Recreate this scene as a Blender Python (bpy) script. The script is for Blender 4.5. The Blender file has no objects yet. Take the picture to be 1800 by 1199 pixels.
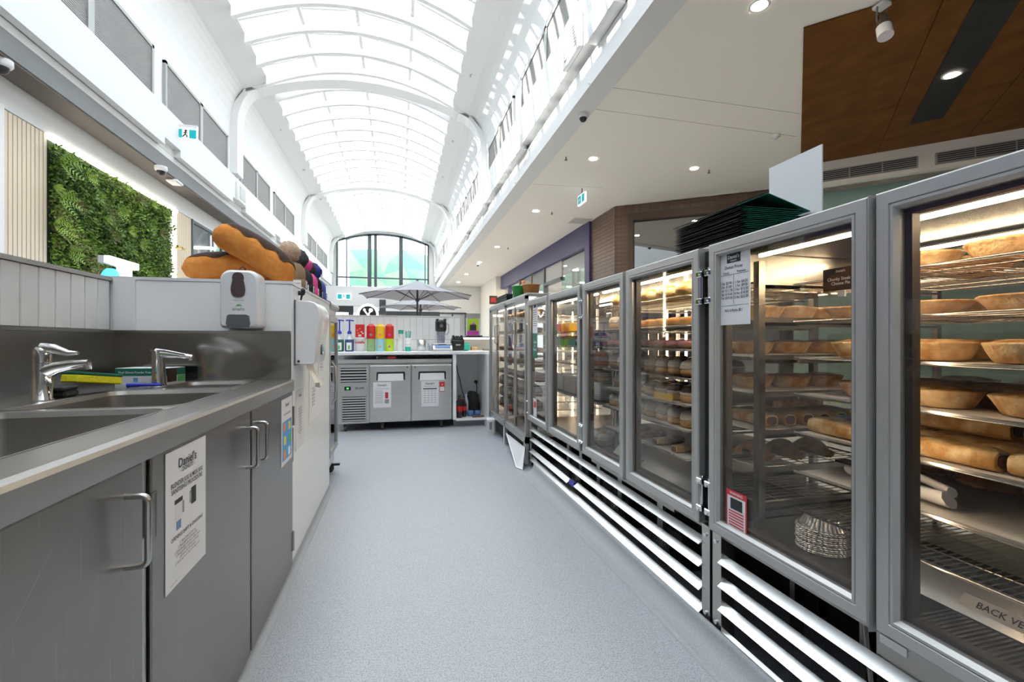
import bpy, bmesh, math, random
from mathutils import Matrix, Vector
random.seed(7)
PI = math.pi
sc = bpy.context.scene
COL = sc.collection

# ---------------------------------------------------------------- camera, sky, sun, exposure
F_PX, EYE = 800.0, 1.10
YAW = math.atan(200 / F_PX)
cam = bpy.data.cameras.new('camera'); cam.sensor_width = 36; cam.lens = F_PX / 1800 * 36
cam.clip_start = 0.02; cam.clip_end = 300
cam_o = bpy.data.objects.new('camera', cam); COL.objects.link(cam_o)
cam_o.location = (0, 0, EYE); cam_o.rotation_euler = (PI / 2, 0, -YAW)
sc.camera = cam_o

world = bpy.data.worlds.new('sky'); sc.world = world; world.use_nodes = True
wn = world.node_tree.nodes; wl = world.node_tree.links
bg = wn['Background']; bg.inputs['Strength'].default_value = 3.1
wtc = wn.new('ShaderNodeTexCoord'); wno = wn.new('ShaderNodeTexNoise'); wra = wn.new('ShaderNodeValToRGB')
wno.inputs['Scale'].default_value = 2.2; wno.inputs['Detail'].default_value = 5
wra.color_ramp.elements[0].position = 0.42; wra.color_ramp.elements[0].color = (0.80, 0.90, 1.0, 1)
wra.color_ramp.elements[1].position = 0.62; wra.color_ramp.elements[1].color = (1.0, 1.0, 1.0, 1)
wl.new(wtc.outputs['Generated'], wno.inputs['Vector']); wl.new(wno.outputs['Fac'], wra.inputs['Fac'])
wl.new(wra.outputs['Color'], bg.inputs['Color'])

sun = bpy.data.lights.new('sun', 'SUN'); sun.energy = 8; sun.angle = math.radians(0.6); sun.color = (1.0, 0.94, 0.85)
sun_o = bpy.data.objects.new('sun', sun); COL.objects.link(sun_o)
sun_o.rotation_euler = Vector((1.0, -0.30, -0.55)).to_track_quat('-Z', 'Y').to_euler()
sun_o.location = (-8, 10, 14)

vs = sc.view_settings; vs.view_transform = 'Standard'; vs.look = 'None'; vs.gamma = 1.0; vs.use_curve_mapping = False
vs.exposure = 0.98
sc.cycles.max_bounces = 10; sc.cycles.diffuse_bounces = 5; sc.cycles.glossy_bounces = 4
sc.cycles.transparent_max_bounces = 32; sc.cycles.caustics_reflective = False; sc.cycles.caustics_refractive = False
sc.cycles.sample_clamp_indirect = 6

# ---------------------------------------------------------------- pixel -> place helpers
_s, _c = math.sin(YAW), math.cos(YAW)
def ray(u, v):
    a = (u - 900) / F_PX
    return (_c * a + _s, -_s * a + _c, (599.5 - v) / F_PX)
def onX(u, v, X): r = ray(u, v); t = X / r[0]; return Vector((X, t * r[1], EYE + t * r[2]))
def onY(u, v, Y): r = ray(u, v); t = Y / r[1]; return Vector((t * r[0], Y, EYE + t * r[2]))
def onZ(u, v, Z): r = ray(u, v); t = (Z - EYE) / r[2]; return Vector((t * r[0], t * r[1], Z))

# ---------------------------------------------------------------- materials
MATS = {}
def mat(name, col, rough=0.5, metal=0.0, col2=None, scale=8.0, stretch=(1, 1, 1), detail=4.0, lo=0.35, hi=0.65,
        bump=0.0, bscale=None, emit=None, estr=0.0, spec=0.5, coat=0.0, rvar=0.0, sss=0.0, trans=0.0):
    m = bpy.data.materials.new(name); m.use_nodes = True
    nt = m.node_tree; n = nt.nodes; l = nt.links; p = n['Principled BSDF']
    p.inputs['Base Color'].default_value = (*col, 1); p.inputs['Roughness'].default_value = rough
    p.inputs['Metallic'].default_value = metal; p.inputs['Specular IOR Level'].default_value = spec
    p.inputs['Coat Weight'].default_value = coat
    if trans: p.inputs['Transmission Weight'].default_value = trans
    if emit: p.inputs['Emission Color'].default_value = (*emit, 1); p.inputs['Emission Strength'].default_value = estr
    if col2 or bump or rvar:
        tc = n.new('ShaderNodeTexCoord'); mp = n.new('ShaderNodeMapping'); no = n.new('ShaderNodeTexNoise')
        mp.inputs['Scale'].default_value = stretch; no.inputs['Scale'].default_value = scale; no.inputs['Detail'].default_value = detail
        l.new(tc.outputs['Object'], mp.inputs['Vector']); l.new(mp.outputs['Vector'], no.inputs['Vector'])
        if col2:
            ra = n.new('ShaderNodeValToRGB'); ra.color_ramp.elements[0].position = lo; ra.color_ramp.elements[1].position = hi
            ra.color_ramp.elements[0].color = (*col, 1); ra.color_ramp.elements[1].color = (*col2, 1)
            l.new(no.outputs['Fac'], ra.inputs['Fac']); l.new(ra.outputs['Color'], p.inputs['Base Color'])
        if rvar:
            mr = n.new('ShaderNodeMapRange'); mr.inputs['To Min'].default_value = max(rough - rvar, 0.02); mr.inputs['To Max'].default_value = rough + rvar
            l.new(no.outputs['Fac'], mr.inputs['Value']); l.new(mr.outputs['Result'], p.inputs['Roughness'])
        if bump:
            b = n.new('ShaderNodeBump'); b.inputs['Strength'].default_value = bump; b.inputs['Distance'].default_value = 0.01
            if bscale:
                no2 = n.new('ShaderNodeTexNoise'); no2.inputs['Scale'].default_value = bscale; no2.inputs['Detail'].default_value = 3
                l.new(mp.outputs['Vector'], no2.inputs['Vector']); l.new(no2.outputs['Fac'], b.inputs['Height'])
            else: l.new(no.outputs['Fac'], b.inputs['Height'])
            l.new(b.outputs['Normal'], p.inputs['Normal'])
    MATS[name] = m; return m

def glass(name, tint=(1, 1, 1), base=0.04, rough=0.0):
    m = bpy.data.materials.new(name); m.use_nodes = True
    nt = m.node_tree; n = nt.nodes; l = nt.links
    for x in list(n): n.remove(x)
    out = n.new('ShaderNodeOutputMaterial'); mx = n.new('ShaderNodeMixShader'); tr = n.new('ShaderNodeBsdfTransparent'); gl = n.new('ShaderNodeBsdfGlossy')
    lw = n.new('ShaderNodeLayerWeight'); lw.inputs['Blend'].default_value = 0.5
    pw = n.new('ShaderNodeMath'); pw.operation = 'POWER'; pw.inputs[1].default_value = 5
    ma = n.new('ShaderNodeMath'); ma.operation = 'MULTIPLY_ADD'; ma.inputs[1].default_value = 0.95 - base; ma.inputs[2].default_value = base
    tr.inputs['Color'].default_value = (*tint, 1); gl.inputs['Roughness'].default_value = rough
    l.new(lw.outputs['Facing'], pw.inputs[0]); l.new(pw.outputs[0], ma.inputs[0]); l.new(ma.outputs[0], mx.inputs['Fac'])
    l.new(tr.outputs[0], mx.inputs[1]); l.new(gl.outputs[0], mx.inputs[2]); l.new(mx.outputs[0], out.inputs['Surface'])
    MATS[name] = m; return m

mat('white_paint', (0.80, 0.80, 0.795), 0.55)
mat('white_wall', (0.735, 0.735, 0.73), 0.7)
mat('soffit_paint', (0.88, 0.84, 0.775), 0.75)
mat('grey_beam', (0.185, 0.187, 0.188), 0.6)
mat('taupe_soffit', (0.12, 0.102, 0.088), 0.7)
mat('vent_frame', (0.42, 0.42, 0.41), 0.5, 0.3)
mat('vent_slat', (0.36, 0.345, 0.33), 0.5, 0.2)
mat('vent_dark', (0.03, 0.03, 0.03), 0.8)
mat('laminate', (0.90, 0.90, 0.895), 0.32)
mat('laminate_edge', (0.80, 0.80, 0.80), 0.4)
mat('floor_vinyl', (0.28, 0.295, 0.32), 0.42, 0, (0.46, 0.475, 0.495), 210, detail=2, lo=0.36, hi=0.56, bump=0.05, rvar=0.06)
mat('cove_vinyl', (0.30, 0.31, 0.32), 0.5, 0, (0.38, 0.39, 0.40), 240, detail=2)
mat('mall_floor', (0.70, 0.675, 0.63), 0.25, 0, (0.76, 0.735, 0.69), 3)
mat('steel', (0.53, 0.51, 0.485), 0.27, 1.0)
def scratched_steel(name, c0, c1, rough):
    m = mat(name, c0, rough, 1.0); nt = m.node_tree; n = nt.nodes; l = nt.links; p = n['Principled BSDF']
    tc = n.new('ShaderNodeTexCoord'); mx = n.new('ShaderNodeMix'); mx.data_type = 'RGBA'; last = None
    acc = None
    for (sc3, rot, s_, lo, hi, w) in (((1, 1, 1), 0, 3.0, .40, .70, .45), ((1, 26, .9), 0, 6, .60, .74, .75), ((1, 30, .8), .75, 5, .66, .74, .55), ((1, 22, .7), -.5, 6, .68, .75, .45)):
        mp = n.new('ShaderNodeMapping'); mp.inputs['Scale'].default_value = sc3
        mr = n.new('ShaderNodeMapping'); mr.inputs['Rotation'].default_value = (rot, 0, 0)
        no = n.new('ShaderNodeTexNoise'); no.inputs['Scale'].default_value = s_; no.inputs['Detail'].default_value = 5
        rm = n.new('ShaderNodeMapRange'); rm.inputs['From Min'].default_value = lo; rm.inputs['From Max'].default_value = hi; rm.inputs['To Max'].default_value = w
        l.new(tc.outputs['Object'], mr.inputs['Vector']); l.new(mr.outputs['Vector'], mp.inputs['Vector']); l.new(mp.outputs['Vector'], no.inputs['Vector']); l.new(no.outputs['Fac'], rm.inputs['Value'])
        if acc is None: acc = rm.outputs['Result']
        else:
            ad = n.new('ShaderNodeMath'); ad.operation = 'ADD'; ad.use_clamp = True; l.new(acc, ad.inputs[0]); l.new(rm.outputs['Result'], ad.inputs[1]); acc = ad.outputs[0]
    ra = n.new('ShaderNodeValToRGB'); ra.color_ramp.elements[0].color = (*c0, 1); ra.color_ramp.elements[1].color = (*c1, 1)
    l.new(acc, ra.inputs['Fac']); l.new(ra.outputs['Color'], p.inputs['Base Color'])
    rr = n.new('ShaderNodeMapRange'); rr.inputs['To Min'].default_value = rough; rr.inputs['To Max'].default_value = rough + .14; l.new(acc, rr.inputs['Value']); l.new(rr.outputs['Result'], p.inputs['Roughness'])
scratched_steel('steel_door', (0.265, 0.243, 0.225), (0.37, 0.345, 0.32), 0.30)
mat('steel_dark', (0.36, 0.34, 0.32), 0.30, 1.0, (0.39, 0.37, 0.35), 4, rvar=0.05)
mat('steel_mirror', (0.38, 0.36, 0.34), 0.16, 1.0)
mat('steel_bowl', (0.42, 0.40, 0.38), 0.33, 1.0, (0.50, 0.48, 0.46), 3, (1, 1, 1), rvar=0.06)
mat('roof_steel', (0.20, 0.185, 0.16), 0.18, 1.0)
mat('chrome', (0.80, 0.80, 0.80), 0.06, 1.0)
mat('alu_frame', (0.50, 0.495, 0.485), 0.40, 0.7)
mat('alu_slat', (0.66, 0.66, 0.65), 0.28, 1.0, rvar=0.08, scale=4)
mat('fridge_steel', (0.60, 0.60, 0.585), 0.34, 0.9, (0.66, 0.66, 0.65), 6, (1, 1, 30), rvar=0.05)
mat('black_plastic', (0.015, 0.015, 0.016), 0.35)
mat('black_matte', (0.02, 0.02, 0.02), 0.8)
mat('machine_dark', (0.035, 0.033, 0.03), 0.7)
mat('gasket', (0.05, 0.04, 0.035), 0.6)
mat('white_plastic', (0.82, 0.81, 0.83), 0.25, coat=0.2)
mat('grey_plastic', (0.12, 0.125, 0.135), 0.35)
mat('smoked', (0.10, 0.06, 0.065), 0.08, coat=0.6)
mat('paper', (0.80, 0.79, 0.80), 0.75)
mat('paper_glossy', (0.82, 0.81, 0.83), 0.35)
mat('ink', (0.03, 0.03, 0.035), 0.7)
mat('ink_grey', (0.30, 0.30, 0.32), 0.7)
mat('ink_red', (0.62, 0.04, 0.05), 0.6)
mat('ink_white', (0.9, 0.9, 0.9), 0.6)
mat('print_blue', (0.10, 0.38, 0.75), 0.6)
mat('print_yellow', (0.85, 0.72, 0.12), 0.6)
mat('print_orange', (0.85, 0.30, 0.10), 0.6)
mat('print_green', (0.10, 0.45, 0.12), 0.6)
mat('tile', (0.80, 0.80, 0.795), 0.16, 0, (0.84, 0.84, 0.835), 4, bump=0.35, bscale=9, coat=0.3)
mat('grout', (0.50, 0.49, 0.48), 0.9)
mat('wood_slat', (0.70, 0.57, 0.42), 0.55, 0, (0.78, 0.66, 0.52), 6, (1, 1, 0.1))
mat('wood_back', (0.32, 0.19, 0.12), 0.7)
mat('timber_ceiling', (0.12, 0.042, 0.007), 0.55, 0, (0.175, 0.066, 0.013), 5, (1, 0.5, 1), detail=7, bump=0.02, spec=0.2)
mat('brown_tile', (0.11, 0.066, 0.043), 0.38, 0, (0.16, 0.10, 0.07), 6, (3, 3, 1))
mat('brown_frame', (0.085, 0.05, 0.035), 0.5)
mat('purple_paint', (0.052, 0.048, 0.15), 0.45)
mat('leaf_dark', (0.045, 0.115, 0.012), 0.55, 0, (0.15, 0.26, 0.03), 9)
mat('leaf_mid', (0.14, 0.29, 0.022), 0.5, 0, (0.28, 0.40, 0.045), 11)
mat('leaf_lime', (0.33, 0.46, 0.05), 0.5, 0, (0.22, 0.38, 0.03), 14)
mat('leaf_bronze', (0.17, 0.13, 0.04), 0.55, 0, (0.12, 0.15, 0.03), 10)
mat('moss', (0.015, 0.035, 0.008), 0.9)
mat('led_white', (1, 1, 1), 0.5, emit=(1.0, 0.90, 0.75), estr=6)
mat('led_warm', (1, 1, 1), 0.5, emit=(1.0, 0.80, 0.52), estr=34)
mat('led_warm_soft', (1, 1, 1), 0.5, emit=(1.0, 0.80, 0.55), estr=16)
mat('led_cool', (1, 1, 1), 0.5, emit=(0.95, 0.96, 1.0), estr=16)
mat('downlight_emit', (1, 1, 1), 0.5, emit=(1.0, 0.86, 0.68), estr=210)
mat('sign_white', (1, 1, 1), 0.4, emit=(0.96, 0.98, 1.0), estr=1.3)
mat('sign_blue', (0.05, 0.35, 0.9), 0.4, emit=(0.06, 0.40, 0.95), estr=0.9)
mat('sign_pink', (0.75, 0.70, 0.73), 0.4)
mat('exit_teal', (0.0, 0.26, 0.30), 0.4, emit=(0.0, 0.26, 0.30), estr=0.5)
mat('exit_white', (0.9, 0.95, 0.98), 0.4, emit=(0.9, 0.95, 1), estr=0.6)
mat('plush_orange', (0.70, 0.235, 0.035), 0.9, 0, (0.78, 0.31, 0.06), 25, bump=0.35, bscale=60)
mat('plush_brown', (0.050, 0.024, 0.016), 0.9, bump=0.35, bscale=60)
mat('knit_tan', (0.30, 0.205, 0.125), 0.95, bump=0.5, bscale=140)
mat('fur_tan', (0.47, 0.33, 0.23), 1.0, 0, (0.60, 0.44, 0.33), 60, bump=0.6, bscale=90)
mat('knit_charcoal', (0.035, 0.035, 0.037), 0.95, bump=0.5, bscale=140)
mat('knit_pink', (0.85, 0.10, 0.34), 0.95, bump=0.5, bscale=140)
mat('knit_black', (0.012, 0.012, 0.016), 0.95, bump=0.5, bscale=140)
mat('knit_blue', (0.09, 0.12, 0.40), 0.95, bump=0.5, bscale=140)
mat('fur_navy', (0.04, 0.05, 0.24), 1.0, bump=0.6, bscale=90)
mat('fur_grey', (0.06, 0.055, 0.06), 1.0, bump=0.6, bscale=90)
mat('sponge_yellow', (0.83, 0.74, 0.02), 0.9, bump=0.4, bscale=120)
mat('scourer_green', (0.015, 0.14, 0.085), 0.95, bump=0.5, bscale=160)
mat('blue_plastic', (0.02, 0.04, 0.48), 0.35)
mat('box_green', (0.015, 0.16, 0.105), 0.5)
mat('box_brown', (0.05, 0.025, 0.02), 0.5)
mat('red_plastic', (0.62, 0.025, 0.02), 0.35)
mat('yellow_plastic', (0.86, 0.52, 0.02), 0.35)
mat('sage_plastic', (0.31, 0.47, 0.21), 0.4)
mat('sky_plastic', (0.33, 0.66, 0.72), 0.4)
mat('lime_plastic', (0.48, 0.70, 0.02), 0.4)
mat('teal_plastic', (0.03, 0.50, 0.40), 0.4)
mat('cup_white', (0.80, 0.80, 0.79), 0.45)
mat('liquid_green', (0.04, 0.16, 0.11), 0.1, coat=0.5)
mat('liquid_blue', (0.06, 0.10, 0.22), 0.1, coat=0.5)
mat('clear_plastic', (0.62, 0.66, 0.70), 0.12, coat=0.4)
mat('cola', (0.02, 0.007, 0.005), 0.1, coat=0.6)
mat('fabric_grey', (0.36, 0.36, 0.40), 0.9)
mat('umbrella_pole', (0.05, 0.05, 0.055), 0.4)
mat('pie_crust', (0.50, 0.25, 0.075), 0.62, 0, (0.80, 0.58, 0.32), 26, detail=6, bump=0.6, bscale=70)
mat('pie_lid', (0.38, 0.15, 0.035), 0.55, 0, (0.76, 0.50, 0.22), 24, detail=6, bump=0.7, bscale=60)
mat('pastry', (0.56, 0.28, 0.07), 0.5, 0, (0.84, 0.63, 0.33), 20, detail=6, lo=.38, hi=.6, bump=0.6, bscale=60)
mat('pastry_brown', (0.32, 0.13, 0.035), 0.55, 0, (0.58, 0.32, 0.11), 22, detail=6, bump=0.6, bscale=50)
mat('meat', (0.15, 0.065, 0.035), 0.7, bump=0.4, bscale=60)
mat('dough', (0.58, 0.31, 0.10), 0.65, 0, (0.80, 0.58, 0.32), 24, detail=5)
mat('icing_pink', (0.80, 0.30, 0.34), 0.3, coat=0.3)
mat('icing_white', (0.84, 0.76, 0.66), 0.45)
mat('icing_chocolate', (0.08, 0.032, 0.018), 0.25, coat=0.3)
mat('icing_caramel', (0.60, 0.28, 0.06), 0.35)
mat('jam', (0.30, 0.012, 0.02), 0.12, coat=0.5)
mat('cream', (0.85, 0.80, 0.70), 0.6)
mat('foil', (0.72, 0.71, 0.70), 0.28, 1.0, bump=0.5, bscale=60)
mat('baking_paper', (0.74, 0.70, 0.64), 0.7, bump=0.15, bscale=8)
mat('menu_black', (0.012, 0.011, 0.012), 0.4)
mat('menu_green', (0.012, 0.17, 0.115), 0.4)
mat('rubber', (0.03, 0.03, 0.03), 0.7)
mat('castor', (0.06, 0.06, 0.065), 0.5)
mat('poster_lime', (0.45, 0.66, 0.04), 0.5)
mat('poster_magenta', (0.55, 0.05, 0.42), 0.5)
mat('green_mural_a', (0.22, 0.60, 0.42), 0.6)
mat('green_mural_b', (0.30, 0.66, 0.40), 0.6)
mat('green_mural_c', (0.42, 0.74, 0.44), 0.6)
mat('green_mural_d', (0.20, 0.56, 0.46), 0.6)
mat('dark_mullion', (0.07, 0.085, 0.095), 0.45)
mat('shop_dark', (0.045, 0.045, 0.05), 0.5)
mat('shop_wall', (0.58, 0.60, 0.62), 0.6)
mat('shop_green', (0.26, 0.40, 0.36), 0.5)
mat('teal_box', (0.03, 0.22, 0.24), 0.5)
mat('lilac_glow', (0.4, 0.45, 0.9), 0.5, emit=(0.32, 0.36, 0.95), estr=1.0)
mat('screen_green', (0, 0.02, 0), 0.3, emit=(0.05, 0.9, 0.15), estr=0.9)
mat('screen_blue', (0.10, 0.20, 0.42), 0.2)
mat('basket_orange', (0.80, 0.36, 0.10), 0.5)
mat('basket_green', (0.05, 0.48, 0.10), 0.5)
mat('bottle_peach', (0.80, 0.33, 0.20), 0.4)
mat('brass', (0.55, 0.36, 0.12), 0.3, 1.0)
glass('glass_clear'); glass('glass_case', (0.90, 0.88, 0.85), 0.045); glass('glass_shop', (0.75, 0.78, 0.80), 0.06); glass('glass_dark', (0.16, 0.14, 0.12), 0.42)
glass('glass_sky', (0.95, 0.98, 1.0), 0.03); glass('jug_clear', (0.80, 0.82, 0.86), 0.10)
def m_(x): return MATS[x]

# ---------------------------------------------------------------- mesh builder
class MB:
    def __init__(s): s.v = []; s.f = []; s.m = []; s.s = []
    def add(s, vs, fs, mi=0, sm=False):
        o = len(s.v); s.v += [tuple(p) for p in vs]
        for f in fs: s.f.append(tuple(o + i for i in f)); s.m.append(mi); s.s.append(sm)
        return s
    def box(s, x0, x1, y0, y1, z0, z1, mi=0, bev=0.0):
        x0, x1 = min(x0, x1), max(x0, x1); y0, y1 = min(y0, y1), max(y0, y1); z0, z1 = min(z0, z1), max(z0, z1)
        if not bev:
            return s.add([(x0, y0, z0), (x1, y0, z0), (x1, y1, z0), (x0, y1, z0), (x0, y0, z1), (x1, y0, z1), (x1, y1, z1), (x0, y1, z1)],
                         [(0, 3, 2, 1), (4, 5, 6, 7), (0, 1, 5, 4), (1, 2, 6, 5), (2, 3, 7, 6), (3, 0, 4, 7)], mi)
        bm = bmesh.new(); bmesh.ops.create_cube(bm, size=1)
        for v in bm.verts: v.co = Vector(((x0 + x1) / 2 + v.co.x * (x1 - x0), (y0 + y1) / 2 + v.co.y * (y1 - y0), (z0 + z1) / 2 + v.co.z * (z1 - z0)))
        b = min(bev, (x1 - x0) * .49, (y1 - y0) * .49, (z1 - z0) * .49)
        bmesh.ops.bevel(bm, geom=bm.edges[:], offset=b, segments=2 if bev > 0.006 else 1, profile=0.5, affect='EDGES')
        bm.verts.index_update()
        s.add([v.co.copy() for v in bm.verts], [[v.index for v in f.verts] for f in bm.faces], mi, bev > 0.006); bm.free(); return s
    def poly(s, pts, mi=0): return s.add(pts, [tuple(range(len(pts)))], mi)
    def prism(s, poly, ax, a0, a1, mi=0, sm=False):
        def P(p, a): return (a, p[0], p[1]) if ax == 'x' else ((p[0], a, p[1]) if ax == 'y' else (p[0], p[1], a))
        n = len(poly); vs = [P(p, a0) for p in poly] + [P(p, a1) for p in poly]
        s.add(vs, [tuple(reversed(range(n))), tuple(range(n, 2 * n))], mi)
        s.add(vs, [(i, (i + 1) % n, n + (i + 1) % n, n + i) for i in range(n)], mi, sm); return s
    def cyl(s, p0, p1, r0, r1=None, n=16, mi=0, caps=True):
        p0, p1 = Vector(p0), Vector(p1); r1 = r0 if r1 is None else r1
        d = (p1 - p0).normalized(); a = d.orthogonal().normalized(); b = d.cross(a)
        A = [p0 + (a * math.cos(2 * PI * i / n) + b * math.sin(2 * PI * i / n)) * r0 for i in range(n)]
        B = [p1 + (a * math.cos(2 * PI * i / n) + b * math.sin(2 * PI * i / n)) * r1 for i in range(n)]
        s.add(A + B, [(i, (i + 1) % n, n + (i + 1) % n, n + i) for i in range(n)], mi, True)
        if caps: s.add(A, [tuple(reversed(range(n)))], mi); s.add(B, [tuple(range(n))], mi)
        return s
    def tube(s, pts, r, n=8, mi=0, closed=False, flat=1.0):
        pts = [Vector(p) for p in pts]; k = len(pts); rings = []; up = None
        for i, p in enumerate(pts):
            d = ((pts[(i + 1) % k] - pts[i - 1]) if closed else (pts[min(i + 1, k - 1)] - pts[max(i - 1, 0)])).normalized()
            if up is None: up = d.orthogonal().normalized()
            up = (up - d * up.dot(d)).normalized(); b = d.cross(up); rr = r[i] if isinstance(r, (list, tuple)) else r
            rings.append([p + (up * math.cos(2 * PI * j / n) + b * math.sin(2 * PI * j / n) * flat) * rr for j in range(n)])
        vs = [q for R in rings for q in R]
        fs = [(i * n + j, i * n + (j + 1) % n, ((i + 1) % k) * n + (j + 1) % n, ((i + 1) % k) * n + j) for i in range(k if closed else k - 1) for j in range(n)]
        s.add(vs, fs, mi, True)
        if not closed: s.add(rings[0], [tuple(reversed(range(n)))], mi); s.add(rings[-1], [tuple(range(n))], mi)
        return s
    def lathe(s, prof, n=24, c=(0, 0, 0), mi=0, wob=None, sm=True):
        vs = []; k = len(prof)
        for r, z in prof:
            for j in range(n):
                a = 2 * PI * j / n; w = wob(a, r, z) if wob else 1.0
                vs.append((c[0] + r * w * math.cos(a), c[1] + r * w * math.sin(a), c[2] + z))
        s.add(vs, [(i * n + j, i * n + (j + 1) % n, (i + 1) * n + (j + 1) % n, (i + 1) * n + j) for i in range(k - 1) for j in range(n)], mi, sm)
        return s
    def ball(s, c, r, n=14, k=8, mi=0, wob=None):
        if not isinstance(r, (tuple, list)): r = (r, r, r)
        vs = []
        for i in range(k + 1):
            t = PI * i / k
            for j in range(n):
                a = 2 * PI * j / n; w = wob() if wob else 1.0
                vs.append((c[0] + r[0] * w * math.sin(t) * math.cos(a), c[1] + r[1] * w * math.sin(t) * math.sin(a), c[2] - r[2] * w * math.cos(t)))
        s.add(vs, [(i * n + j, i * n + (j + 1) % n, (i + 1) * n + (j + 1) % n, (i + 1) * n + j) for i in range(k) for j in range(n)], mi, True); return s
    def torus(s, c, R, r, n=24, k=10, mi=0, t0=0.0, t1=2 * PI, wob=None, rz=1.0):
        closed = abs(t1 - t0 - 2 * PI) < 1e-4; kk = k if closed else k + 1; vs = []
        for i in range(n):
            a = 2 * PI * i / n
            for j in range(kk):
                t = t0 + (t1 - t0) * j / k + (wob(a, j, k) if wob else 0)
                q = R + r * math.cos(t); vs.append((c[0] + q * math.cos(a), c[1] + q * math.sin(a), c[2] + r * rz * math.sin(t)))
        s.add(vs, [(i * kk + j, ((i + 1) % n) * kk + j, ((i + 1) % n) * kk + (j + 1) % kk, i * kk + (j + 1) % kk) for i in range(n) for j in range(k)], mi, True); return s
    def xf(s, M, a=0):
        s.v[a:] = [tuple(M @ Vector(p)) for p in s.v[a:]]; return s
    def mesh(s, name, mats):
        me = bpy.data.meshes.new(name); me.from_pydata(s.v, [], s.f)
        for x in (mats if isinstance(mats, (list, tuple)) else [mats]): me.materials.append(m_(x))
        me.polygons.foreach_set('material_index', s.m); me.polygons.foreach_set('use_smooth', s.s)
        me.update(); return me

def wtrans(o):
    L = Vector(o.location)
    if o.parent: L = L + wtrans(o.parent) + o.matrix_parent_inverse.translation
    return L
def link(name, data, parent=None, loc=None, rz=0.0, world=False):
    o = bpy.data.objects.new(name, data); COL.objects.link(o)
    if loc is not None: o.location = loc
    if rz: o.rotation_euler = (0, 0, rz)
    if parent:
        o.parent = parent
        if world:
            o.matrix_parent_inverse = Matrix.Translation(-wtrans(parent))
    return o
def part(mb, name, mats, parent, world=True):          # child mesh given in world coordinates of an unrotated parent
    return link(name, mb.mesh(name, mats), parent, world=world)
def tag(o, label, cat, group=None):
    o['label'] = label; o['category'] = cat
    if group: o['group'] = group
    return o
def thing(name, label, cat, loc=(0, 0, 0), group=None, rz=0.0):
    o = link(name, None, loc=loc, rz=rz); o.empty_display_size = 0.1; return tag(o, label, cat, group)
def solo(mb, name, mats, label, cat, loc=(0, 0, 0), group=None):   # one-mesh thing; origin at loc
    mb.xf(Matrix.Translation(-Vector(loc))); return tag(link(name, mb.mesh(name, mats), loc=loc), label, cat, group)
def struct(mb, name, mats, parent=None):
    o = link(name, mb.mesh(name, mats), parent)
    if not parent: o['kind'] = 'structure'
    return o
def group_struct(name):
    o = link(name, None); o['kind'] = 'structure'; return o
def copy_tree(o, loc, rz=None, label=None, group=None):
    c = o.copy(); COL.objects.link(c); c.location = loc
    if rz is not None: c.rotation_euler = (0, 0, rz)
    if label: c['label'] = label
    if group: c['group'] = group
    for ch in list(o.children):
        d = ch.copy(); COL.objects.link(d); d.parent = c
        for g in list(ch.children): e = g.copy(); COL.objects.link(e); e.parent = d
    return c
FACE = {'+x': (PI / 2, 0, PI / 2), '-x': (PI / 2, 0, -PI / 2), '-y': (PI / 2, 0, 0), '+z': (0, 0, 0)}
def text(s, size, loc, face, mt, parent, align='CENTER', rot=None, name='lettering', world=True, spacing=1.0, ext=0.0):
    cu = bpy.data.curves.new(name, 'FONT'); cu.body = s; cu.size = size; cu.align_x = align; cu.align_y = 'CENTER'; cu.resolution_u = 2; cu.extrude = ext
    cu.space_line = spacing; cu.offset = size * .012; cu.materials.append(m_(mt))
    o = link(name, cu, parent, loc=loc, world=world); o.rotation_euler = rot or FACE[face]; return o

# ================================================================ THE SETTING
XL, XR, ZS = -3.78, 2.27, 4.24          # hall side walls, right-hand soffit height
Y0, Y1 = -4.0, 28.0
struct(MB().box(-9, 12, -8, 34, -0.06, 0.0), 'floor', 'mall_floor')
struct(MB().box(-1.30, 1.95, -1.6, 6.6, 0.0, 0.004), 'floor_kiosk', 'floor_vinyl')
# coved skirtings of the kiosk floor
def cove(x, d, y0, y1, h, name, mt):
    pts = [(x, 0.0)]
    for i in range(7):
        a = PI / 2 * i / 6; pts.append((x + d * math.sin(a) * 0.9, h * (1 - math.cos(a)) + 0.004))
    pts += [(x + d, h + 0.004), (x + d, 0.0)]
    struct(MB().prism(pts, 'y', y0, y1, sm=True), name, mt)
cove(0.99, 0.11, -1.0, 3.62, 0.075, 'trim_1', 'cove_vinyl')
cove(-0.462, -0.036, -0.4, 3.60, 0.03, 'trim_2', 'cove_vinyl')

# left hall wall: profile from the bulkhead up to the cornice
def wall_profile(sgn, X, zb, xc, zc):
    pts = [(X, zb)]
    for i in range(9):
        t = i / 8; pts.append((X + (xc - X) * (1 - math.cos(t * PI / 2)), 5.95 + (zc - 5.95) * math.sin(t * PI / 2)))
    return pts
def solid_strip(pts, off): return pts + [(x + off, z) for x, z in reversed(pts)]
ZC, XCL, XCR = 7.0, -3.43, 1.77
struct(MB().prism(solid_strip(wall_profile(-1, XL, 4.30, XCL, ZC), -0.25), 'y', Y0, Y1), 'wall_left', 'white_wall')
struct(MB().prism(solid_strip(wall_profile(1, XR, 5.30, XCR, ZC), 0.25), 'y', Y0, Y1), 'wall_right', 'white_wall')
# cornice strips between walls and skylight
ZK, XKL, XKR, ZP = 7.20, -2.95, 1.35, 7.75
struct(MB().prism([(XCL - .1, ZC), (XCL, ZC), (XKL, ZK), (XKL, ZK + .12), (XCL - .1, ZC + .3)], 'y', Y0, Y1), 'trim_3', 'white_wall')
struct(MB().prism([(XCR + .1, ZC), (XCR, ZC), (XKR, ZK), (XKR, ZK + .12), (XCR + .1, ZC + .3)], 'y', Y0, Y1), 'trim_4', 'white_wall')
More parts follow.
